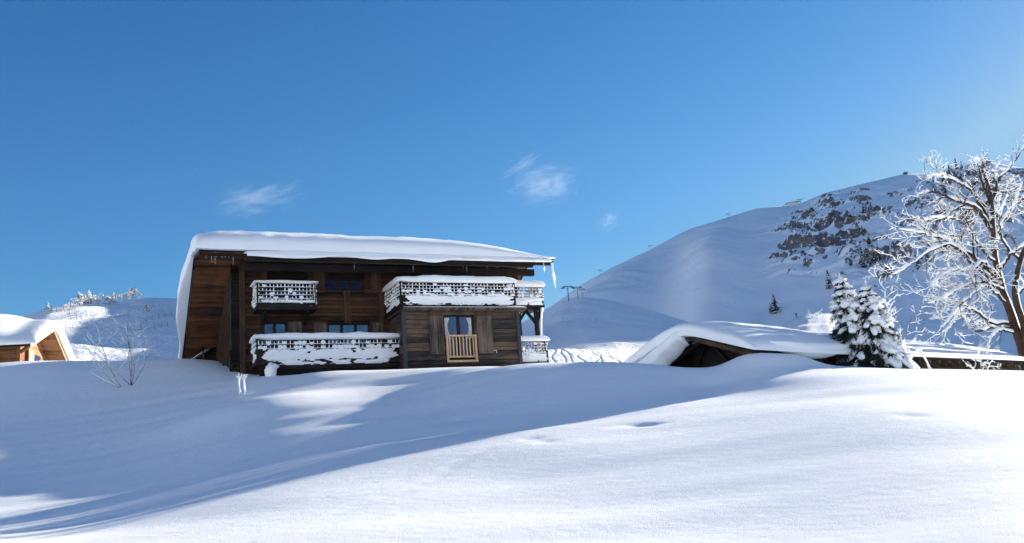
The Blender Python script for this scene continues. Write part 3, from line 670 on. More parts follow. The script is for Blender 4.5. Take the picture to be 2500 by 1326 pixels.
# door-window of the block with lace curtains and pale railing
wb = make_window(bx, *BW, -2.33, 2, sash=0.07)
for sx_ in (0, 1):
    cu = MB(); n = 26; z0, z1 = 1.0, 1.98; base = len(cu.v)
    for j in range(n + 1):
        z = z0 + (z1 - z0) * j / n; wd = 0.30 - 0.16 * math.sin(math.pi * min(1, j / n * 0.9)) + 0.02 * math.sin(j * 1.9)
        for i in range(9):
            f_ = i / 8; x = BW[0] + 0.09 + wd * f_ if sx_ == 0 else BW[1] - 0.09 - wd * f_
            cu.v.append((x, -2.222 + 0.008 * math.sin(f_ * 14), z))
    for j in range(n):
        for i in range(8): q = base + j * 9 + i; cu.f.append((q, q + 1, q + 10, q + 9))
    cu.build('curtain', M_lace, wb, True)
for x0, x1 in ((7.87, 8.58), (10.24, 11.02)):
    make_shutter(bx, x0, x1, 0.28, 1.98, -2.41, M_shutg, (0.0, 0.5, 1.0))
    t_ = MB(); t_.box((x0, -2.46, 2.02), (x1, -2.415, 2.24)); t_.build('shutter_board', M_shut, bx)
ra = MB(); x0, x1 = 8.66, 10.16
ra.box((x0, -2.56, 1.05), (x1, -2.44, 1.12)); ra.box((x0, -2.54, 0.06), (x1, -2.46, 0.14)); ra.box((x0 + 0.02, -2.56, -0.16), (x1 + 0.02, -2.44, -0.06))
for x in (x0, x1 - 0.09): ra.box((x, -2.55, -0.06), (x + 0.09, -2.45, 1.05))
RL = ra.build('window_railing', M_light, bx)
for i in range(8):
    x = x0 + 0.17 + i * (x1 - x0 - 0.34) / 7; g_ = MB(); g_.box((x - 0.028, -2.52, 0.14), (x + 0.028, -2.48, 1.05)); g_.build('baluster', M_light, RL)
hk = MB(); hk.tube([(11.0, -2.5, 0.36), (11.13, -2.52, 0.38), (11.14, -2.52, 0.24)], 0.02, 6); hk.build('shutter_hook', M_zinc, bx)

# posts, braces and plank deck at the right side
mb = MB(); mb.box((13.72, -1.6, 0.98), (13.9, -1.44, 2.62)); mb.bar((12.75, -1.52, 1.3), (12.95, -1.52, 2.6), 0.12, 0.2); mb.bar((13.75, -1.53, 1.85), (13.15, -1.53, 2.6), 0.1, 0.14); mb.bar((12.85, -1.53, 1.9), (13.25, -1.53, 2.45), 0.1, 0.12); mb.bar((13.85, -1.53, 1.9), (14.1, -1.53, 2.6), 0.1, 0.14)
mb.box((12.5, -1.6, 2.5), (14.2, -1.4, 2.62)); mb.build('balcony_post', M_dark, ch)
mb = MB(); mb.tube([(13.95, -1.62, 0.95), (13.97, -1.62, 1.5), (14.02, -1.62, 2.0), (14.12, -1.62, 2.6)], [0.07, 0.05, 0.045, 0.07], 8, jit=0.2); mb.build('snow_crust', M_snowobj, ch, True); mb = MB(); mb.blob((12.62, -1.75, 2.45), (0.28, 0.2, 0.2), 2, 12, 9, 0.3); mb.tube([(12.7, -1.75, 2.4), (12.72, -1.75, 2.0), (12.75, -1.75, 1.8)], [0.07, 0.03, 0.008], 6)
mb.build('snow_lump', M_snowobj, ch, True); mb = MB()
mb.tube([(12.5, -1.62, 1.75), (12.52, -1.62, 1.25), (12.65, -1.65, 1.0)], [0.03, 0.05, 0.12], 7, jit=0.2)
mb.build('snow_crust', M_snowobj, ch, True)
mb = MB(); mb.box((12.5, -1.9, -0.3), (15.2, -0.6, -0.2)); mb.box((12.6, -1.8, -1.6), (14.0, -0.8, -0.31)); mb.build('plank_deck', M_dark, ch)

# outside stair at the left wall, half buried
mb = MB(); mb.bar((-0.5, 2.2, -0.6), (-0.5, 6.8, 2.2), 0.08, 0.25); mb.bar((-1.3, 2.2, -0.6), (-1.3, 6.8, 2.2), 0.08, 0.25)
for i in range(9): y = 2.4 + i * 0.5; mb.box((-1.26, y, -0.42 + i * 0.304), (-0.54, y + 0.26, -0.38 + i * 0.304))
mb.box((-0.62, 0.6, -1.6), (-0.52, 0.7, 1.0)); mb.build('stair', M_dark, ch)

def H2W(p): return ch.matrix_world_local @ Vector(p)
HM = Matrix.Translation(Vector(HO)) @ Matrix.Rotation(HR, 4, 'Z')
# plank leaning against the roof edge, snow on it
pl = empty('leaning_plank', HM @ Vector((-1.9, 6.4, 0.8)), HR); tag(pl, 'snow-covered plank leaning against the low left roof edge of the chalet', 'plank')
pl.scale = (1.5, 1.5, 1.25)
mb = MB(); mb.bar((-0.75, 0.1, -0.25), (0.75, -0.4, 0.95), 0.35, 0.07); mb.build('board', M_shutg, pl)
mb = MB(); mb.tube([(-0.9, 0.12, -0.25), (-0.4, 0.0, 0.12), (0.1, -0.15, 0.48), (0.5, -0.3, 0.85)], [0.10, 0.15, 0.12, 0.04], 8, flat=0.6, jit=0.1); mb.build('snow', M_snowobj, pl, True)

# ------------------------------------------------------------------ barn
BE = Vector((0.78, 0.627, 0)).normalized(); BR = math.atan2(BE.y, BE.x)
BO = (7.68, 28.8, 3.16)              # front eave corner; local x along the eave, y back, z up from the eave
ba = empty('barn', BO, BR); ba.scale = (0.8, 0.8, 0.8); tag(ba, 'long low timber barn half buried in snow with a huge overhanging snow hood', 'barn')
BL = 24.0
mb = MB()
for (y0, z0, y1, z1) in ((0, 0, 3.5, 1.33), (3.5, 1.33, 7.0, 0)):
    n = 16
    for i in range(n):
        a, b = i / n, (i + 1) / n; ya, yb = y0 + (y1 - y0) * a, y0 + (y1 - y0) * b; za, zb = z0 + (z1 - z0) * a, z0 + (z1 - z0) * b; o = random.uniform(0, 0.03)
        mb.quadbox([(-.6 - o * 3, ya, za), (BL, ya, za), (BL, yb - 0.01, zb), (-.6 - o * 3, yb - 0.01, zb), (-.6 - o * 3, ya, za + 0.09), (BL, ya, za + 0.09), (BL, yb - 0.01, zb + 0.09), (-.6 - o * 3, yb - 0.01, zb + 0.09)])
br = mb.build('roof', M_dark, ba)
mb = MB()
for x in np.arange(0.25, BL, 0.95): mb.bar((x, -0.05, -0.1), (x, 3.45, 1.22), 0.09, 0.13)
mb.bar((-.5, -0.05, -0.1), (-.5, 3.45, 1.22), 0.12, 0.2)
for x in (-.5, 0.3, 0.9): mb.bar((x, 3.55, 1.22), (x, 7.0, -0.1), 0.09, 0.13)
mb.box((0.1, 0.6, -0.02 + 0.06), (BL, 0.75, 0.17)); mb.build('rafter', M_barn, br)
mb = MB()
n = 110
for i in range(n):
    x = 1.1 + (BL - 1.4) * i / n; x2 = 1.1 + (BL - 1.4) * (i + 1) / n; o = random.uniform(0, 0.03)
    mb.box((x + 0.006, 0.7 + o, -2.5), (x2 - 0.006, 0.74 + o, 0.1 if (i // 3) % 3 else -0.12))
mb.box((1.1, 0.62, -0.32), (BL - 0.3, 0.69, -0.22)); mb.box((1.1, 0.76, -2.5), (BL - 0.3, 0.8, 0.1)); mb.build('front_wall', M_barn, ba)
mb = MB()
for i in range(42):
    y = 0.8 + 5.5 * i / 42; zt = 1.25 - abs(y - 3.5) * 0.38; mb.box((1.1 + random.uniform(0, 0.03), y, -2.5), (1.16, y + 0.125, zt))
mb.bar((0.95, 1.5, -1.2), (0.95, 3.4, 1.0), 0.14, 0.14); mb.bar((0.95, 5.2, -1.2), (0.95, 3.7, 0.9), 0.14, 0.14); mb.bar((0.9, 0.8, -0.1), (0.9, 6.2, -0.1), 0.14, 0.16); mb.build('gable_wall', M_dark, ba)
def barn_snow(a, b):
    # b runs over both slopes from the front eave to the back eave
    x = -0.95 + a ** 1.15 * (BL + 0.9); y = -0.15 + 7.6 * b; z = 1.46 - math.sqrt((y - 3.5) ** 2 + 0.5) * 0.38 + 0.2
    hood = math.exp(-((x + 0.4) / 1.4) ** 2); bulge = math.exp(-((x - 3.2) / 3.2) ** 2) * max(0, 1 - b / 0.25)
    T = (0.64 - 0.017 * x if x > 0 else 0.64) + 0.05 * fbm(x * 0.5, y * 0.6, 3.0) + 0.10 * math.exp(-((x - 2) / 4) ** 2)
    T = max(T, 0.16)
    y2 = y - 0.5 * bulge * (1 - b); z2 = z + 0.02 * hood - 0.12 * bulge - 0.14
    x2 = x - (0.5 * max(0, b - 0.5)) * math.exp(-((x) / 2.0) ** 2)
    return (x2, y2, z2), (0, 0, 1), T
mb = MB(); pillow(mb, barn_snow, 120, 40, 0.10, 3.0)
def hood(a, b):     # snow curling over the gable edge and down towards the ground
    y = 3.3 + 4.6 * a; z = 1.25 - abs(y - 3.5) * 0.40 + 0.28; dr = 0.62 + 1.25 * a + 0.08 * fbm(a * 5, 1, 0)
    return (-0.72 - 0.12 * math.sin(b * 3) + 0.35 * b * b, y + 0.1 * b, z - dr * b), (-1, 0, 0.05), 0.30 + 0.10 * fbm(a * 3, b * 2, 0)
pillow(mb, hood, 50, 20, 0.26, 2.6)
def roll(a, b):     # sagging roll of snow over the front eave near the gable
    x = 0.2 + 5.6 * a; s_ = math.sin(math.pi * min(1, a * 1.02)) ** 0.7
    return (x, -0.1 - 0.05 * b, 0.5 - (0.62 * s_ + 0.05) * b + 0.04 * fbm(x * 1.3, b * 2, 2)), (0, -1, 0.1), 0.26 + 0.22 * s_
pillow(mb, roll, 60, 14, 0.3, 2.2)
bsn = mb.build('roof_snow', M_snowobj, ba, True)
# roof ridge snow on the far (sunlit) part breaks into small scallops
# pole leaning in front of the barn
P = at(2268, 896, 33.0); po = empty('leaning_pole', P); tag(po, 'slanting white pole stuck in the snow before the barn wall', 'pole')
mb = MB(); mb.tube([(0.05, 0, -0.4), (-0.02, 0.05, 0.15), (-0.18, 0.1, 0.62)], [0.03, 0.028, 0.025], 7); mb.build('shaft', M_twig, po, True)
mb = MB(); mb.tube([(0.03, -0.02, -0.1), (-0.03, 0.03, 0.2), (-0.18, 0.08, 0.62)], [0.05, 0.035, 0.04], 7, jit=0.2); mb.blob((-0.22, 0.08, 0.68), (0.13, 0.1, 0.1), 4); mb.build('snow', M_treesnow, po, True)

# ------------------------------------------------------------------ cabin at the left
CO = at(75, 840, 45.0); g = Vector((-0.18, 0.983, 0)).normalized(); CR = math.atan2(g.y, g.x) - math.pi / 2
ca = empty('cabin', CO, CR); tag(ca, 'small honey-coloured timber cabin at the left edge with sunlit snow on its roof', 'cabin')
# local: x to the right (out of the gable), y back along the gable, z up from the front eave
AY, AZ_, BY, BZ = 3.4, 1.35, 7.2, -0.7
mb = MB()
def slab(mb, x0, x1, y0, z0, y1, z1, t): mb.quadbox([(x0, y0, z0), (x1, y0, z0), (x1, y1, z1), (x0, y1, z1), (x0, y0, z0 + t), (x1, y0, z0 + t), (x1, y1, z1 + t), (x0, y1, z1 + t)])
slab(mb, -12, 0, 0, 0, AY, AZ_, 0.1); slab(mb, -12, 0, AY, AZ_, BY, BZ, 0.1); crf = mb.build('roof', M_cabin, ca)
mb = MB()
slab(mb, 0.005, 0.05, -0.1, -0.2, AY, AZ_ - 0.12, 0.3); slab(mb, 0.005, 0.05, AY + 0.01, AZ_ - 0.12, BY, BZ - 0.15, 0.3)
slab(mb, 0.055, 0.09, -0.1, -0.02, AY, AZ_ + 0.05, 0.13); slab(mb, 0.055, 0.09, AY + 0.01, AZ_ + 0.05, BY, BZ + 0.02, 0.13); mb.build('verge_board', M_light, crf)
mb = MB(); mb.box((-12, -0.12, -0.12), (0, -0.04, 0.1)); mb.box((-12, -0.22, 0.02), (0, -0.13, 0.12)); mb.build('gutter', M_dark, crf)
mb = MB(); z = -3.4
while z < AZ_ - 0.1:
    ze = z + 0.22; ym = [y for y in np.arange(0.8, 6.8, 0.05) if (AZ_ - (AY - y) * 0.40 if y < AY else AZ_ - (y - AY) * 0.54) > ze]
    if ym: mb.box((-0.95 + random.uniform(-.01, .01), min(ym), z + 0.006), (-0.88, max(ym), ze - 0.006))
    z = ze
mb.build('gable_wall', M_cabin, ca)
mb = MB(); z = -3.4
while z < 0.05: mb.box((-12, 0.8 + random.uniform(0, .02), z + 0.006), (-0.96, 0.88, min(z + 0.214, 0.06))); z += 0.22
mb.build('front_wall', M_cabin, ca)
mb = MB(); mb.box((-0.87, 0.72, -3.4), (-0.7, 0.9, 0.05)); mb.box((-0.87, 2.0, -3.4), (-0.72, 2.16, 0.6)); mb.bar((-0.8, 0.85, -0.3), (-0.1, 0.5, 0.1), 0.14, 0.14); mb.build('corner_post', M_cabin, ca)
mb = MB(); mb.box((-0.87, 2.4, -1.7), (-0.83, 3.2, 0.15)); o = mb.build('shutter', M_light, ca)
mb = MB(); mb.box((-0.87, 3.3, -1.7), (-0.85, 4.3, 0.0)); mb.build('window', M_glass, ca)
def cab_snow(a, b):
    x = -12.0 + 12.35 * a; y = -0.35 + (BY + 0.6) * b; z = (AZ_ - (AY - y) * 0.40 if y < AY else AZ_ - (y - AY) * 0.54) + 0.12
    T = 0.62 + 0.28 * math.exp(-((x + 2.9) / 1.5) ** 2) + 0.05 * fbm(x * 0.6, y * 0.6, 0.0) - 0.12 * math.exp(-((x + 0.9) / 0.7) ** 2)
    return (x, y, z), (0, 0, 1), T
mb = MB(); pillow(mb, cab_snow, 60, 40, 0.1, 2.8); mb.build('roof_snow', M_snowobj, ca, True)
# ------------------------------------------------------------------ trees and bushes
def on_ground(px, Y, dz=0.0):
    x = at(px, 900, Y)[0]; return Vector((x, Y, gz(x, Y) + dz))
def smooth_line(P, n):
    """Catmull-Rom through the points"""
    P = [Vector(p) for p in P]; Q = [P[0] * 2 - P[1]] + P + [P[-1] * 2 - P[-2]]; out = []
    for i in range(1, len(Q) - 2):
        for k in range(n):
            t = k / n; a, b, c, d = Q[i - 1], Q[i], Q[i + 1], Q[i + 2]
            out.append(0.5 * ((2 * b) + (c - a) * t + (2 * a - 5 * b + 4 * c - d) * t * t + (3 * b - a - 3 * c + d) * t ** 3))
    out.append(P[-1]); return out
SUNW = Vector((S.x, S.y, 0)).normalized()
def snow_on(sn, pts, rad, load, sides=6):
    run, rr = [], []
    for i, p in enumerate(pts):
        d = (pts[min(i + 1, len(pts) - 1)] - pts[max(i - 1, 0)]); d = d.normalized() if d.length > 1e-6 else Vector((0, 0, 1))
        h = math.sqrt(max(0, 1 - d.z * d.z)); r = rad[i]
        rs_ = (0.55 * r + 0.026 * load) * (0.42 + 0.62 * h) * (1 + 0.55 * mnoise.noise(p * 3.1))
        if mnoise.noise(p * 1.7 + Vector((9, 1, 4))) < -0.42: rs_ = 0
        if rs_ > 0.004:
            run.append(p + Vector((0, 0, 1)) * (r * 0.75 * h + rs_ * 0.45) + SUNW * (r * 0.8 * (1 - h)) ); rr.append(rs_)
        if (rs_ <= 0.004 or i == len(pts) - 1) and run:
            if len(run) >= 2: rr[0] *= 0.6; rr[-1] *= 0.45; sn.tube(run, rr, sides, flat=0.95, jit=0.12)
            run, rr = [], []
def wander(p, d, L, n, wob, up=0.0, rnd=random):
    pts = [Vector(p)]; d = Vector(d).normalized()
    for i in range(n):
        d = (d + Vector((rnd.gauss(0, wob), rnd.gauss(0, wob), rnd.gauss(0, wob) + up))).normalized(); pts.append(pts[-1] + d * (L / n))
    return pts
def sprout(wd, sn, pts, rad, lvl, load, dens, kids=(0.5, 0.34), up=0.03, wob=0.22, spread=0.9):
    L = sum((pts[i + 1] - pts[i]).length for i in range(len(pts) - 1))
    if lvl <= 0 or L < 0.12: return
    n = max(2, int(L * dens)); s0 = 0.18
    for k in range(n):
        f_ = s0 + (1 - s0) * (k + random.random()) / n; q = f_ * (len(pts) - 1); i = min(int(q), len(pts) - 2); p = pts[i].lerp(pts[i + 1], q - i)
        t_ = (pts[i + 1] - pts[i]).normalized(); a = Vector((random.gauss(0, 1), random.gauss(0, 1), random.gauss(0.15, 0.8))); a -= t_ * a.dot(t_)
        if a.length < 1e-3: continue
        d = (t_ * random.uniform(0.45, 1.0) + a.normalized() * spread).normalized()
        LL_ = min(L * random.uniform(*sorted(kids)), 1.6) * (1.1 - 0.45 * f_); r0 = max(0.0052, rad[i] * random.uniform(0.4, 0.6))
        m_ = max(3, int(LL_ / 0.09)); pl_ = wander(p, d, LL_, m_, wob, up); rl = [r0 * (1 - 0.75 * j / m_) for j in range(m_ + 1)]
        wd.tube(pl_, rl, 5 if lvl > 1 else 4, cap=False); snow_on(sn, pl_, rl, load * (0.62 if lvl > 1 else 0.5), 5)
        sprout(wd, sn, pl_, rl, lvl - 1, load, dens * 1.5, kids, up, wob, spread)

TY = 26.0
tr = empty('bare_tree', Vector(at(2520, 925, 41.5)), 0.0); tag(tr, 'tall leafless tree at the right edge with every branch coated in thick snow', 'tree')
TL_ = Vector(at(2520, 925, TY)); tr.scale = (1.596, 1.596, 1.596)
def tp(px, py, dy=0.0): return Vector(at(px, py, TY + dy)) - TL_
wd, sn, tk, tsn = MB(), MB(), MB(), MB()
tA = smooth_line([tp(2512, 960), tp(2500, 870), tp(2472, 780, .1), tp(2445, 700, .15), tp(2428, 620, .1), tp(2424, 540), tp(2418, 470, -.1), tp(2398, 415, -.1)], 8)
tB = smooth_line([tp(2512, 900), tp(2500, 800, -.15), tp(2478, 720, -.3), tp(2490, 640, -.45), tp(2520, 560, -.5), tp(2530, 480, -.5), tp(2510, 400, -.6)], 8)
rA = [0.155 - 0.125 * (i / (len(tA) - 1)) ** 0.8 for i in range(len(tA))]; rB = [0.11 - 0.09 * i / (len(tB) - 1) for i in range(len(tB))]
for T_, r_ in ((tA, rA), (tB, rB)):
    tk.tube(T_, r_, 12, jit=0.06)
    off = [p + SUNW * (r * 0.5) + Vector((r * 0.2, 0, 0)) + Vector((0, 0, 0.0)) for p, r in zip(T_, r_)]; tsn.tube(off, [r * (0.78 + 0.25 * mnoise.noise(p * 2.5)) for p, r in zip(T_, r_)], 9, jit=0.1)
tkm = tk.build('trunk', M_bark, tr, True); tsn.build('trunk_snow', M_treesnow, tkm, True)
LIMBS = [
    ([(2440, 690), (2380, 632), (2320, 592), (2262, 572), (2195, 560)], 0.09, 1.0),
    ([(2440, 700), (2385, 655), (2330, 600), (2270, 615), (2225, 645), (2178, 672)], 0.075, 0.5),
    ([(2425, 570), (2385, 510), (2330, 490), (2275, 468), (2228, 482)], 0.08, -0.6),
    ([(2420, 545), (2375, 470), (2330, 440), (2288, 425), (2262, 440)], 0.06, 0.9),
    ([(2418, 500), (2395, 430), (2390, 400), (2380, 385)], 0.05, -0.5),
    ([(2420, 500), (2440, 440), (2470, 405), (2497, 362)], 0.06, -0.4),
    ([(2428, 600), (2450, 540), (2475, 500), (2500, 440), (2540, 420)], 0.06, 0.8),
    ([(2450, 710), (2400, 690), (2350, 700), (2310, 725), (2268, 742)], 0.06, -0.9),
    ([(2455, 740), (2410, 700), (2370, 720), (2330, 765), (2298, 800)], 0.05, -1.2),
    ([(2470, 790), (2420, 788), (2385, 762), (2350, 755), (2325, 790), (2300, 815)], 0.06, -0.5),
    ([(2472, 800), (2425, 800), (2380, 808), (2350, 770), (2320, 765)], 0.045, 0.8),
    ([(2475, 815), (2440, 806), (2418, 830), (2408, 870), (2400, 895)], 0.04, -0.7),
    ([(2440, 660), (2470, 620), (2500, 600), (2560, 560)], 0.06, -0.9),
    ([(2480, 720), (2510, 690), (2540, 640), (2560, 600)], 0.06, 0.4),
    ([(2490, 640), (2450, 590), (2440, 530), (2460, 470)], 0.05, -1.3),
    ([(2520, 560), (2570, 500), (2600, 430)], 0.06, 0.3),
    ([(2430, 640), (2390, 600), (2350, 545), (2300, 530), (2250, 540)], 0.055, 1.4),
    ([(2440, 680), (2400, 640), (2370, 660), (2320, 660), (2280, 690)], 0.05, -1.5),
    ([(2424, 530), (2440, 480), (2430, 430), (2440, 390)], 0.045, 0.6),
]
for P_, r0, dep in LIMBS:
    n = len(P_); pts = smooth_line([tp(a, b, dep * (i / (n - 1)) ** 1.2) for i, (a, b) in enumerate(P_)], 7)
    pts = [p + Vector((random.gauss(0, .015), random.gauss(0, .02), random.gauss(0, .015))) * (i > 0) for i, p in enumerate(pts)]
    rl = [0.82 * r0 * (1 - 0.82 * i / (len(pts) - 1)) for i in range(len(pts))]
    wd.tube(pts, rl, 7, cap=False); snow_on(sn, pts, rl, 1.45, 8)
    sprout(wd, sn, pts, rl, 3, 0.56, 4.1, (0.24, 0.48), 0.03, 0.17)
wdm = wd.build('branches', M_bark, tr, True); sn.build('snow', M_treesnow, wdm, True)

def leafless(name, label, cat, base, stems, r0, load, lvl, dens, kids=(0.3, 0.5), up=0.05, wob=0.16, mat=None):
    o = empty(name, base); tag(o, label, cat); wd, sn = MB(), MB()
    for (dx, dy, L) in stems:
        d = Vector((dx, dy, 1)); n = max(6, int(L / 0.12)); pts = wander((dx * 0.08, dy * 0.08, -0.15), d, L + 0.15, n, wob * 0.45, 0.02); rl = [r0 * (1 - 0.8 * i / n) for i in range(n + 1)]
        wd.tube(pts, rl, 6, cap=False); snow_on(sn, pts, rl, load, 6); sprout(wd, sn, pts, rl, lvl, load, dens, kids, up, wob)
    b_ = wd.build('branches', mat or M_twig, o, True); sn.build('snow', M_treesnow, o, True); return o
random.seed(21)
leafless('young_tree', 'thin leafless tree with frosted upright twigs behind the snowy spruce', 'tree', on_ground(2172, 32.3), [(-0.25, 0, 2.3), (0.0, 0.1, 2.8), (0.2, -0.1, 2.5), (0.42, 0.1, 2.0), (-0.45, 0.1, 1.8)], 0.03, 0.75, 3, 3.6, (0.28, 0.5), 0.09)
leafless('shrub', 'low snow-laden shrub in front of the barn wall under the big tree', 'shrub', Vector(at(2400, 912, 34.0)), [(-0.5, 0, 0.7), (0.1, 0, 0.95), (0.5, .1, 0.7), (-0.15, .2, .8)], 0.018, 0.9, 3, 7.0, (0.3, 0.6), 0.0, 0.3)
random.seed(5)
leafless('sapling', 'leafless sapling with several thin stems in shaded snow left of the chalet', 'sapling', Vector(at(320, 932, 37.0)), [(-0.62, 0, 2.9), (-0.08, 0.1, 2.7), (0.28, 0, 2.0), (0.55, 0.1, 2.0), (0.1, -.1, 2.2)], 0.018, 0.45, 3, 2.4, (0.28, 0.5), 0.05)
leafless('sapling', 'smaller bent sapling with drooping snowy twigs beside the taller one', 'sapling', Vector(at(298, 936, 36.4)), [(-1.1, 0, 2.3), (-0.5, 0.1, 2.6), (-1.9, 0, 1.2)], 0.017, 0.5, 3, 2.4, (0.25, 0.45), 0.03)
random.seed(9)
tw = empty('frosted_stems', Vector(at(592, 950, 34.6))); tag(tw, 'pair of short frost-covered stems poking out of the sunlit snow', 'plant stems')
for x, h in ((-0.12, 0.62), (0.07, 0.55)):
    a_, b_ = MB(), MB(); pts = [Vector((x + 0.02 * math.sin(i), 0, -0.2 + (h + .2) * i / 7)) for i in range(8)]; a_.tube(pts, 0.012, 5); b_.tube([p + Vector((0.012 * math.sin(i * 1.7), 0, 0)) for i, p in enumerate(pts)], [(0.016 + 0.022 * abs(math.sin(i * 2.3 + x * 9))) for i in range(8)], 7, jit=0.3)
    for k in range(3):
        q = [pts[4] + Vector((0, 0, .1)), pts[5] + Vector((0.05 * (k - 1), 0, .06)), pts[6] + Vector((0.11 * (k - 1), 0.02, .1))]; b_.tube(q, [0.025, 0.022, 0.012], 6, jit=0.2)
    s_ = a_.build('stem', M_twig, tw, True); b_.build('frost', M_treesnow, s_, True)

# ---- snow-laden spruces
def spruce(name, label, base, H, Rb, seed, lean=(0, 0), layers=15, heavy=1.0, skirt=True, squash=1.0):
    rnd = random.Random(seed); o = empty(name, base); tag(o, label, 'spruce', 'spruces in front of the barn')
    tk, nd, sn = MB(), MB(), MB()
    tk.tube([(0, 0, -0.3), (lean[0] * .5, lean[1] * .5, H * 0.5), (lean[0], lean[1], H)], [0.07, 0.045, 0.012], 8)
    sn.tube([(lean[0], lean[1], H - .3), (lean[0] + .01, lean[1], H + 0.05)], [0.045, 0.02], 6, jit=.2)
    for l in range(layers):
        f_ = (l + 0.3) / layers; z = H * (0.03 + 0.94 * f_); rr_ = Rb * (1 - f_) ** 0.85 + 0.10; nb = max(4, int(5 + 8 * (1 - f_)))
        for k in range(nb):
            az = 2 * math.pi * (k + rnd.uniform(-.3, .3)) / nb + l * 1.1; L = rr_ * rnd.uniform(0.75, 1.15); ca_, sa_ = math.cos(az), math.sin(az) * squash
            n = max(4, int(L / 0.09)); pts = []
            for i in range(n + 1):
                t = i / n; pts.append(Vector((lean[0] * f_ + ca_ * L * t, lean[1] * f_ + sa_ * L * t, z - (0.12 + 0.42 * heavy * (1 - f_ * 0.5)) * L * t ** 1.6 + 0.03 * math.sin(t * 6 + k))))
            tk.tube(pts, [0.014 * (1 - 0.7 * i / n) for i in range(n + 1)], 4, cap=False)
            sd = Vector((-math.sin(az), math.cos(az), 0))
            for i in range(1, n + 1):        # needle sprays: narrow blades to both sides and downward
                t = i / n; wdt = 0.28 * L * (1 - 0.4 * t) + 0.13
                for q in range(20):
                    s_ = rnd.choice((-1, 1)); a = pts[i] + (pts[i - 1] - pts[i]) * rnd.random(); fw = (pts[i] - pts[i - 1]).normalized()
                    tip = a + (sd * s_ * rnd.uniform(0.2, 1) + fw * rnd.uniform(0.3, 1.0)) * wdt * rnd.uniform(.5, 1) + Vector((0, 0, rnd.uniform(-0.26, 0.03))); c = fw.cross(Vector((0, 0, 1))) * 0.018 + Vector((0, 0, 0.014))
                    m_ = len(nd.v); md = a.lerp(tip, .45); nd.v += [tuple(a), tuple(md + c), tuple(tip), tuple(md - c)]; nd.f.append((m_, m_ + 1, m_ + 2, m_ + 3))
            if rnd.random() < (0.5 + 0.5 * f_ if f_ > 0.2 or heavy > 1.3 else 0.18) + 0.4 * (heavy - 1):   # snow lying along the bough
                i0 = 0 if f_ > 0.5 else max(1, int(n * 0.35)); q_ = pts[i0:]; R_ = (0.05 + 0.115 * L) * rnd.uniform(0.7, 1.2); m2 = len(q_) - 1
                if m2 >= 2: sn.tube([p_ + Vector((0, 0, R_ * 0.55)) for p_ in q_], [R_ * (0.45 + 0.75 * math.sin(math.pi * (0.15 + 0.75 * j_ / m2))) for j_ in range(m2 + 1)], 8, flat=0.72, jit=0.16)
            i = 1
            while i <= n:                    # pads of snow on the upper side
                t = i / n
                if i % 2 == 0 and rnd.random() < 0.85 * (0.17 + 0.66 * f_ if f_ > 0.22 or heavy > 1.3 else 0.05) + 0.4 * (heavy - 1) and not (t < 0.35 and f_ < 0.6):
                    rx = (0.085 + 0.21 * L * (1 - 0.3 * t)) * rnd.uniform(0.5, 1.2) * heavy ** 0.5; c = pts[i] + Vector((rnd.gauss(0, .02), rnd.gauss(0, .02), rx * 0.28))
                    sn.blob(c, (rx, rx, rx * rnd.uniform(0.5, 0.85)), rnd.random() * 50, 12, 9, 0.95, 1.9)
                i += 2 if n > 6 else 1
    t_ = tk.build('trunk', M_bark, o, True); nd.build('needles', M_needle, o); sn.build('snow', M_treesnow, o, True); return o
spruce('spruce', 'taller of the two snow-laden spruces, its spire left of the other', on_ground(2116, 31.7, -0.15), 3.5, 1.08, 3, (-0.45, 0), layers=16)
spruce('spruce', 'shorter snow-laden spruce whose spire stands right of the taller one', on_ground(2146, 31.3, -0.15), 3.15, 1.02, 8, (0.0, 0), layers=15, heavy=1.1)
spruce('spruce', 'low drooping spruce bowed under a dome of snow beside the two taller ones', on_ground(2190, 31.0, -0.15), 1.2, 0.95, 13, (-0.1, 0), layers=6, heavy=1.5)

# ------------------------------------------------------------------ small things far away
def far_fir(mb_n, mb_s, h, seed, wide=0.32, snowy=0.5):
    rnd = random.Random(seed); mb_n.tube([(0, 0, -h * 0.1), (0, 0, h * 0.9)], [h * 0.03, h * 0.008], 4)
    L = 9
    for l in range(L):
        f_ = l / L; z0 = h * (0.04 + 0.9 * f_); r = h * wide * (1 - f_) * rnd.uniform(.8, 1.15) + h * .02; nb = 9
        for k in range(nb):
            a = 2 * math.pi * (k + rnd.random()) / nb; rr = r * rnd.uniform(.6, 1.1); d = Vector((math.cos(a), math.sin(a), 0)); s_ = Vector((-math.sin(a), math.cos(a), 0)) * rr * 0.33
            p = Vector((0, 0, z0 + h * .1)); tip = d * rr + Vector((0, 0, z0 - h * .02)); m_ = d * rr * .6 + Vector((0, 0, z0 + h * .03))
            tgt = mb_s if rnd.random() < snowy else mb_n; b = len(tgt.v); tgt.v += [tuple(p), tuple(m_ + s_), tuple(tip), tuple(m_ - s_)]; tgt.f.append((b, b + 1, b + 2, b + 3))
def far_tree(px, py, hill, h, label, seed, snowy=0.5, wide=0.32, group=None, name='fir_tree', cat='fir tree'):
    o = empty(name, on_hill(hill, px, py)); tag(o, label, cat, group); a, b = MB(), MB(); far_fir(a, b, h, seed, wide, snowy)
    a.build('foliage', M_needle, o); b.build('snow', M_treesnow, o); return o
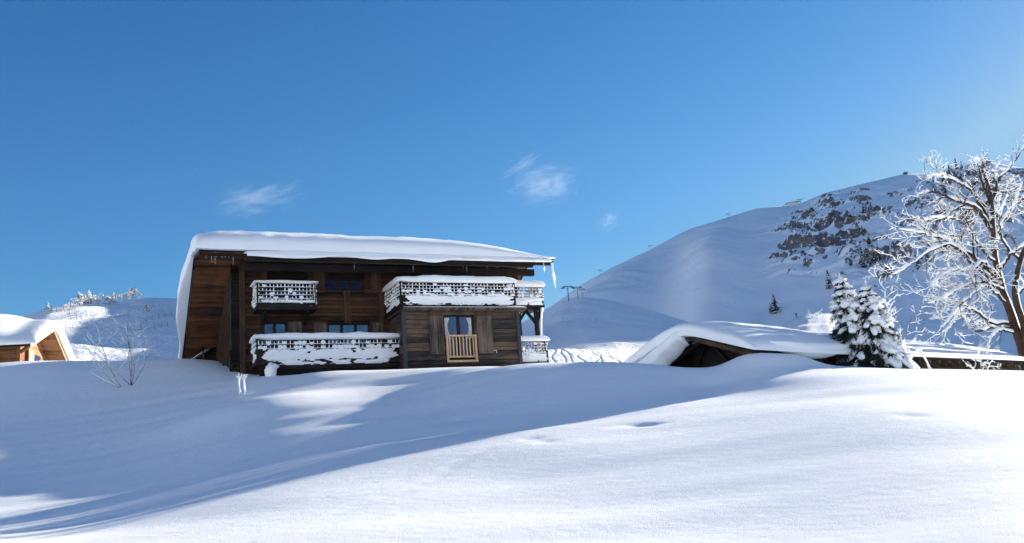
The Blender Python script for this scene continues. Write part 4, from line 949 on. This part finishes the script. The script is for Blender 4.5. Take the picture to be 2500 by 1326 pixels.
def far_bush(px, py, hill, w_, h, label, seed, snowy=0.7, group=None, n=800):
    """rounded frosted bush made of many small twig and leaf-clump faces"""
    o = empty('bush', on_hill(hill, px, py)); tag(o, label, 'bush', group); rnd = random.Random(seed); a, b = MB(), MB()
    lobes = [(rnd.uniform(-.45, .45) * w_, rnd.uniform(-.3, .3) * w_, rnd.uniform(.35, .75) * h, rnd.uniform(.22, .4)) for _ in range(9)]
    for k in range(n):
        lx, ly, lz, lr = rnd.choice(lobes); d = Vector((rnd.gauss(0, 1), rnd.gauss(0, 1), rnd.gauss(0, 1))).normalized(); c = Vector((lx, ly, lz)) + Vector((d.x * lr * w_ * .6, d.y * lr * w_ * .6, d.z * lr * h)) * rnd.uniform(.5, 1)
        t = b if rnd.random() < snowy else a; s_ = h * rnd.uniform(.04, .10); q = len(t.v)
        for _ in range(3): t.v.append(tuple(c + Vector((rnd.uniform(-1, 1), rnd.uniform(-1, 1), rnd.uniform(-1, 1))) * s_))
        t.f.append((q, q + 1, q + 2))
    for k in range(9):
        lx, ly, lz, lr = rnd.choice(lobes); a.tube([(lx * .2, ly * .2, -h * .1), (lx, ly, lz)], [h * .02, h * .008], 4)
    a.build('twigs', M_twig, o); b.build('frost', M_treesnow, o); return o
GB = 'frosted bushes along the left hill crest'
for i, (px, py, w_, h, lab) in enumerate([
    (190, 748, 3.4, 2.4, 'broad frosted bush at the lower end of the crest thicket'), (212, 744, 3.8, 3.2, 'frosted bush just under the pointed fir on the crest'),
    (236, 742, 3.2, 2.6, 'rounded frosted bush right of the pointed fir'), (262, 744, 3.6, 2.3, 'low frosted bush in the dip of the crest thicket'),
    (285, 736, 3.4, 2.2, 'frosted bush between the small fir and the tallest thicket'), (308, 732, 3.0, 2.4, 'frosted bush at the left side of the tallest thicket'),
    (330, 728, 4.0, 3.2, 'tallest round frosted bush where the bare crest begins'), (170, 758, 2.8, 1.6, 'lowest small bush trailing down the slope from the crest thicket'),
    (362, 762, 2.2, 2.0, 'lone frosted bush below the bare crest'), (155, 763, 2.2, 1.2, 'tiny bush at the bottom tip of the thicket')]):
    far_bush(px, py, LEFT, w_, h, lab, 30 + i, 0.6, GB)
far_tree(217, 742, LEFT, 4.2, 'pointed frosted fir standing highest over the left crest thicket', 61, 0.75, .34, 'firs on the left hill crest')
far_tree(278, 738, LEFT, 3.0, 'small frosted fir sticking up between crest bushes', 62, 0.75, .3, 'firs on the left hill crest')
far_tree(116, 752, LEFT, 2.0, 'lone tiny fir at the low left end of the crest', 63, 0.6, .42, 'firs on the left hill crest')

# snow fences on the left hill
M_post = plain_mat('fence_steel', (0.2, 0.22, 0.27), 0.7)
def snow_fence(pts, label, n):
    P = [on_hill(LEFT, *p) for p in pts]; o = empty('snow_fence', P[0]); tag(o, label, 'snow fence', 'rows of snow fences on the left hill'); d = P[-1] - P[0]
    for i in range(n):
        q = on_hill(LEFT, pts[0][0] + (pts[1][0] - pts[0][0]) * i / (n - 1), pts[0][1] + (pts[1][1] - pts[0][1]) * i / (n - 1)) - P[0]; mb = MB(); mb.bar(q + Vector((0, 0, -.6)), q + Vector((-0.12, -.3, 1.35)), 0.10, 0.10); mb.build('post', M_post, o)
        if i:
            mb = MB()
            for z in (0.35, 0.8): mb.bar(pq + Vector((-.05, -.1, z)), q + Vector((-.05, -.1, z)), 0.04, 0.05)
            mb.build('rail', M_post, o)
        pq = q
snow_fence([(104, 766), (140, 762)], 'short highest row of snow fence posts beside the cabin roof', 4)
snow_fence([(175, 782), (263, 768)], 'snow fence row right below the crest thicket', 8)
snow_fence([(255, 785), (316, 773)], 'five-post snow fence row in the middle of the slope', 5)
snow_fence([(342, 790), (421, 774)], 'snow fence row nearest the chalet roof, ending highest', 6)
snow_fence([(297, 815), (412, 801)], 'long lower snow fence row behind the sapling', 8)
snow_fence([(160, 808), (219, 802)], 'faint lower snow fence row right of the cabin', 4)

# chairlift: pylons on the middle hill, chairs on the cable
def pylon(px, py, hill, h, label, tilt=0.0, arm=0.32):
    o = empty('lift_pylon', on_hill(hill, px, py)); tag(o, label, 'pylon', 'chairlift pylons')
    mb = MB(); mb.tube([(0, 0, -2), (0, 0, h)], [h * .035, h * .025], 8); mb.build('mast', M_steel, o)
    mb = MB(); mb.box((-h * arm, -h * .02, h * .95), (h * arm, h * .02, h * 1.0)); mb.bar((-h * .28, 0, h * .96), (0, 0, h * .8), h * .02, h * .02); mb.bar((h * .28, 0, h * .96), (0, 0, h * .8), h * .02, h * .02); mb.build('cross_arm', M_steel, o)
    for s_ in (-1, 1):
        mb = MB(); mb.box((s_ * h * arm - h * .11, -h * .03, h * .86), (s_ * h * arm + h * .11, h * .03, h * .92))
        for k in range(4): mb.tube([(s_ * h * arm - h * .09 + k * h * .06, -h * .05, h * .86), (s_ * h * arm - h * .09 + k * h * .06, h * .05, h * .86)], h * .025, 6)
        mb.build('pulley_rack', M_steel, o)
    return o
pylon(1388, 736, MID, 7.6, 'tallest and leftmost of the three clustered chairlift pylons')
pylon(1412, 727, MID, 5.6, 'middle pylon of the chairlift cluster on the hill brow')
pylon(1424, 726, MID, 4.2, 'shortest pylon at the right of the chairlift cluster')
for px, py, lab in ((1468, 669, 'tiny pylon low on the mountain skyline'), (1590, 609, 'tiny pylon halfway up the mountain skyline'), (1781, 531, 'tiny pylon high on the mountain skyline')): pylon(px, py + 2, MTN, 5.5, lab)
def chair(px, py, label):
    d = Vector(at(px, py, 760.0)); o = empty('lift_chair', d); tag(o, label, 'lift chair', 'chairs hanging on the lift cable'); o.rotation_euler = (0, 0, .6)
    mb = MB(); mb.box((-1.1, -.3, -.12), (1.1, .35, .12)); mb.box((-1.1, .3, -.1), (1.1, .42, .7)); mb.build('seat', M_steel, o)
    mb = MB(); mb.bar((0, .3, 0), (0, .3, 3.0), .12, .12); mb.bar((-1, .3, .6), (0, .3, 1.2), .1, .1); mb.bar((1, .3, .6), (0, .3, 1.2), .1, .1); mb.build('hanger', M_steel, o); return o
CH = [(1796, 761, 'lowest lift chair, at the left end of the cable'), (1788, 766, 'lift chair just beneath the first one on the cable'), (1838, 761, 'lift chair under the second pair on the cable'), (1848, 754, 'lift chair of the second pair on the cable'), (1948, 745, 'lift chair right of the lone dark fir'), (1957, 738, 'lift chair above its neighbour right of the lone dark fir'), (2008, 735, 'lift chair left of the spruce tops, lower one'), (2017, 727, 'lift chair left of the spruce tops, upper one'), (2206, 687, 'topmost lift chair, between spruce and big tree'), (2196, 697, 'lift chair just under the topmost one')]
for c in CH: chair(*c)
cb = empty('lift_cable', Vector(at(1600, 775, 760))); tag(cb, 'thin chairlift cable sagging across the lower mountain face', 'cable'); L0 = cb.location.copy()
for k, (oy, nm) in enumerate(((0, 'cable'), (7, 'cable'))):
    mb = MB(); mb.tube([Vector(at(x, 778 - (x - 1500) * .05 - ((x - 1500) / 700) ** 2 * 48 - 16 + oy, 760)) - L0 for x in range(1500, 2320, 40)], 0.12, 4); mb.build(nm, M_steel, cb)
# lift station and summit hut
p = on_hill(MTN, 1940, 502); o = empty('lift_station', p); tag(o, 'small lift station with a pale cabin on the mountain shoulder', 'lift station')
mb = MB(); mb.box((-7, -3, -1), (6, 3, 3.2)); mb.build('building', M_zinc, o); mb = MB(); mb.quadbox([(-9, -4, 3.25), (8, -4, 4.6), (8, 4, 4.6), (-9, 4, 3.25), (-9, -4, 3.7), (8, -4, 5.1), (8, 4, 5.1), (-9, 4, 3.7)]); mb.build('roof', M_snowobj, o)
mb = MB(); mb.bar((9, 0, -1), (9, 0, 7), .5, .5); mb.bar((4, 0, 7), (13, 0, 7.4), .4, .5); mb.bar((-8, 0, 3), (-14, 0, -1), .4, .4); mb.build('pylon_arm', M_steel, o)
p = on_hill(MTN, 2213, 426); o = empty('summit_hut', p); tag(o, 'tiny hut with a snowy roof on the summit ridge', 'hut')
mb = MB(); mb.box((-2, -2, -1), (2, 2, 2.2)); mb.build('wall', M_barn, o); mb = MB(); mb.quadbox([(-2.4, -2.4, 2.25), (2.4, -2.4, 2.25), (2.4, 2.4, 2.25), (-2.4, 2.4, 2.25), (-2.4, -.1, 3.6), (2.4, -.1, 3.6), (2.4, .1, 3.6), (-2.4, .1, 3.6)]); mb.build('roof', M_snowobj, o)
# firs on the mountain
GF = 'fir trees on the mountain face'
far_tree(1896, 768, MTN, 15, 'lone dark fir at the foot of the mountain above the barn roof', 70, 0.3, .3, GF)
far_tree(1884, 769, MTN, 8, 'small fir leaning against the lone dark one', 71, 0.4, .36, GF)
far_tree(2028, 706, MTN, 14, 'fir high over the barn just left of the spruce tops', 72, 0.35, .3, GF)
rf = random.Random(4); names = ['dark fir', 'slim dark fir', 'small fir', 'half-snowed fir']
spots = [(2330 + rf.uniform(-35, 105), 0) for _ in range(34)]
for i, (px, _) in enumerate(spots):
    sk = np.interp(px, [2290, 2340, 2400, 2450, 2520], [424, 408, 392, 402, 425]); far_tree(px, sk + rf.uniform(2, 62), MTN, rf.uniform(9, 17), 'fir in the dark wood on the ridge behind the big bare tree', 80 + i, 0.3, .27, 'firs of the ridge wood')
for i in range(26):
    px, py = rf.choice([(2120, 520), (2110, 560), (2140, 640), (2120, 650), (2255, 600), (2260, 640), (2275, 560), (2080, 560)]); far_tree(px + rf.uniform(-14, 14), py + rf.uniform(-25, 25), MTN, rf.uniform(7, 12), 'small fir clinging to the ledges of the cliffs', 140 + i, 0.35, .3, 'firs on the cliff ledges')
# snowy shrub and skier on the lit knoll
kb = empty('bush', on_hill(KNOLL, 1995, 775)); tag(kb, 'snow-caked bush on the lit knoll behind the barn roof', 'bush')
random.seed(31); a_, b_ = MB(), MB()
for k in range(9):
    pts = wander((random.uniform(-2.5, 2), random.uniform(-.5, .5), -.3), (random.uniform(-1, 1), 0, 1), random.uniform(1.6, 3.4), 7, .25, 0); rl = [0.08 * (1 - .8 * i / 7) for i in range(8)]
    a_.tube(pts, rl, 5, cap=False); b_.tube([p + Vector((0.04, 0, .1)) for p in pts], [.2 * (1 - .7 * i / 7) for i in range(8)], 5, jit=.3); sprout(a_, b_, pts, rl, 1, 3.5, 1.5, (.3, .5), 0, .3)
a_.build('branches', M_twig, kb, True); b_.build('snow', M_treesnow, kb, True)
sk = empty('person', on_hill(KNOLL, 1946, 777)); tag(sk, 'tiny skier in dark clothes at the edge of the lit knoll', 'person')
me = bpy.data.meshes.new('body'); jv = [(0, 0, .95), (0, 0, 1.2), (0.03, 0, 1.42), (0.05, 0, 1.55), (0.07, 0, 1.7), (-.1, 0, .9), (-.13, -.08, .48), (-.14, 0, .05), (.1, 0, .9), (.15, -.1, .48), (.16, 0, .05), (-.2, 0, 1.38), (-.32, -.1, 1.1), (-.25, -.3, 1.0), (.24, 0, 1.38), (.36, -.1, 1.1), (.3, -.3, 1.0)]
me.from_pydata(jv, [(0, 1), (1, 2), (2, 3), (3, 4), (0, 5), (5, 6), (6, 7), (0, 8), (8, 9), (9, 10), (2, 11), (11, 12), (12, 13), (2, 14), (14, 15), (15, 16)], []); me.materials.append(M_cloth)
bo = bpy.data.objects.new('body', me); C.collection.objects.link(bo); bo.parent = sk; md = bo.modifiers.new('skin', 'SKIN'); 
for v_, r_ in zip(me.skin_vertices[0].data if me.skin_vertices else [], (.15, .15, .17, .06, .11, .1, .08, .06, .1, .08, .06, .07, .05, .04, .07, .05, .04)): v_.radius = (r_, r_)
bo.modifiers.new('sub', 'SUBSURF').levels = 1
for s_ in (-1, 1): mb = MB(); mb.box((s_ * .16 - .05, -.9, -.02), (s_ * .16 + .05, .8, .03)); mb.build('ski', M_steel, sk)
# skier's track and roof line etc. are left to the snow itself

# ------------------------------------------------------------------ wisps of cloud: thin volumes far behind the chalet
def cloud(px, py, D, sx_, sz_, rot, label, dens, seed):
    m, t, b = new_mat('cloud_vapour'); t.nodes.remove(b)
    out = t.nodes['Material Output']; v = t.nodes.new('ShaderNodeVolumePrincipled'); v.inputs['Color'].default_value = (1, 1, 1, 1); v.inputs['Anisotropy'].default_value = 0.2
    co = N(t, 'ShaderNodeTexCoord'); ln = N(t, 'ShaderNodeVectorMath', _operation='LENGTH'); t.links.new(co.outputs['Object'], ln.inputs[0])
    mp = N(t, 'ShaderNodeMapping'); mp.inputs['Location'].default_value = (seed, seed, seed); mp.inputs['Scale'].default_value = (0.8, 0.8, 1.0); t.links.new(co.outputs['Object'], mp.inputs[0])
    no = N(t, 'ShaderNodeTexNoise', Scale=2.6, Detail=9.0, Roughness=0.7, Distortion=0.9); t.links.new(mp.outputs[0], no.inputs['Vector'])
    fo = N(t, 'ShaderNodeMath', _operation='SUBTRACT'); fo.inputs[0].default_value = 1.0; t.links.new(ln.outputs['Value'], fo.inputs[1])
    ad = N(t, 'ShaderNodeMath', _operation='MULTIPLY_ADD'); ad.inputs[1].default_value = 3.2; t.links.new(no.outputs[0], ad.inputs[0]); t.links.new(fo.outputs[0], ad.inputs[2])
    sb = N(t, 'ShaderNodeMath', _operation='SUBTRACT'); sb.inputs[1].default_value = 2.05; t.links.new(ad.outputs[0], sb.inputs[0])
    mu = N(t, 'ShaderNodeMath', _operation='MULTIPLY'); mu.use_clamp = False; mu.inputs[1].default_value = dens; t.links.new(sb.outputs[0], mu.inputs[0])
    mxx = N(t, 'ShaderNodeMath', _operation='MAXIMUM'); mxx.inputs[1].default_value = 0.0; t.links.new(mu.outputs[0], mxx.inputs[0])
    t.links.new(mxx.outputs[0], v.inputs['Density']); t.links.new(v.outputs[0], out.inputs['Volume'])
    mb = MB(); mb.blob((0, 0, 0), (1, 1, 1), 0, 24, 14, 0.0); o = mb.build('cloud', m, None, True); o.location = Vector(at(px, py, D)); o.scale = (sx_, sz_ * 1.2, sz_); o.rotation_euler = (0, rot, 0)
    tag(o, label, 'cloud', kind='thing'); return o
cloud(632, 487, 3000, 230, 85, -0.22, 'wispy white cloud drifting above the left part of the chalet roof', 0.0034, 2.0)
cloud(1335, 450, 3000, 190, 95, -0.15, 'thin torn cloud over the right part of the chalet roof', 0.003, 6.3)
cloud(1275, 402, 3000, 130, 40, -0.5, 'faint slanting streak of cloud just above the torn one', 0.0035, 11.0)
cloud(1486, 540, 3000, 60, 50, -0.6, 'small faint puff of cloud near the mountain skyline', 0.0035, 15.0)

# ------------------------------------------------------------------ thin mountain air
hz, t, b = new_mat('haze_air'); t.nodes.remove(b)
v = t.nodes.new('ShaderNodeVolumePrincipled'); v.inputs['Color'].default_value = (0.6, 0.8, 1, 1); v.inputs['Density'].default_value = 0.00002; v.inputs['Anisotropy'].default_value = 0.0
t.links.new(v.outputs[0], t.nodes['Material Output'].inputs['Volume'])
mb = MB(); mb.box((-2100, -2100, -60), (2100, 2100, 760)); tag(mb.build('haze', hz), kind='stuff')
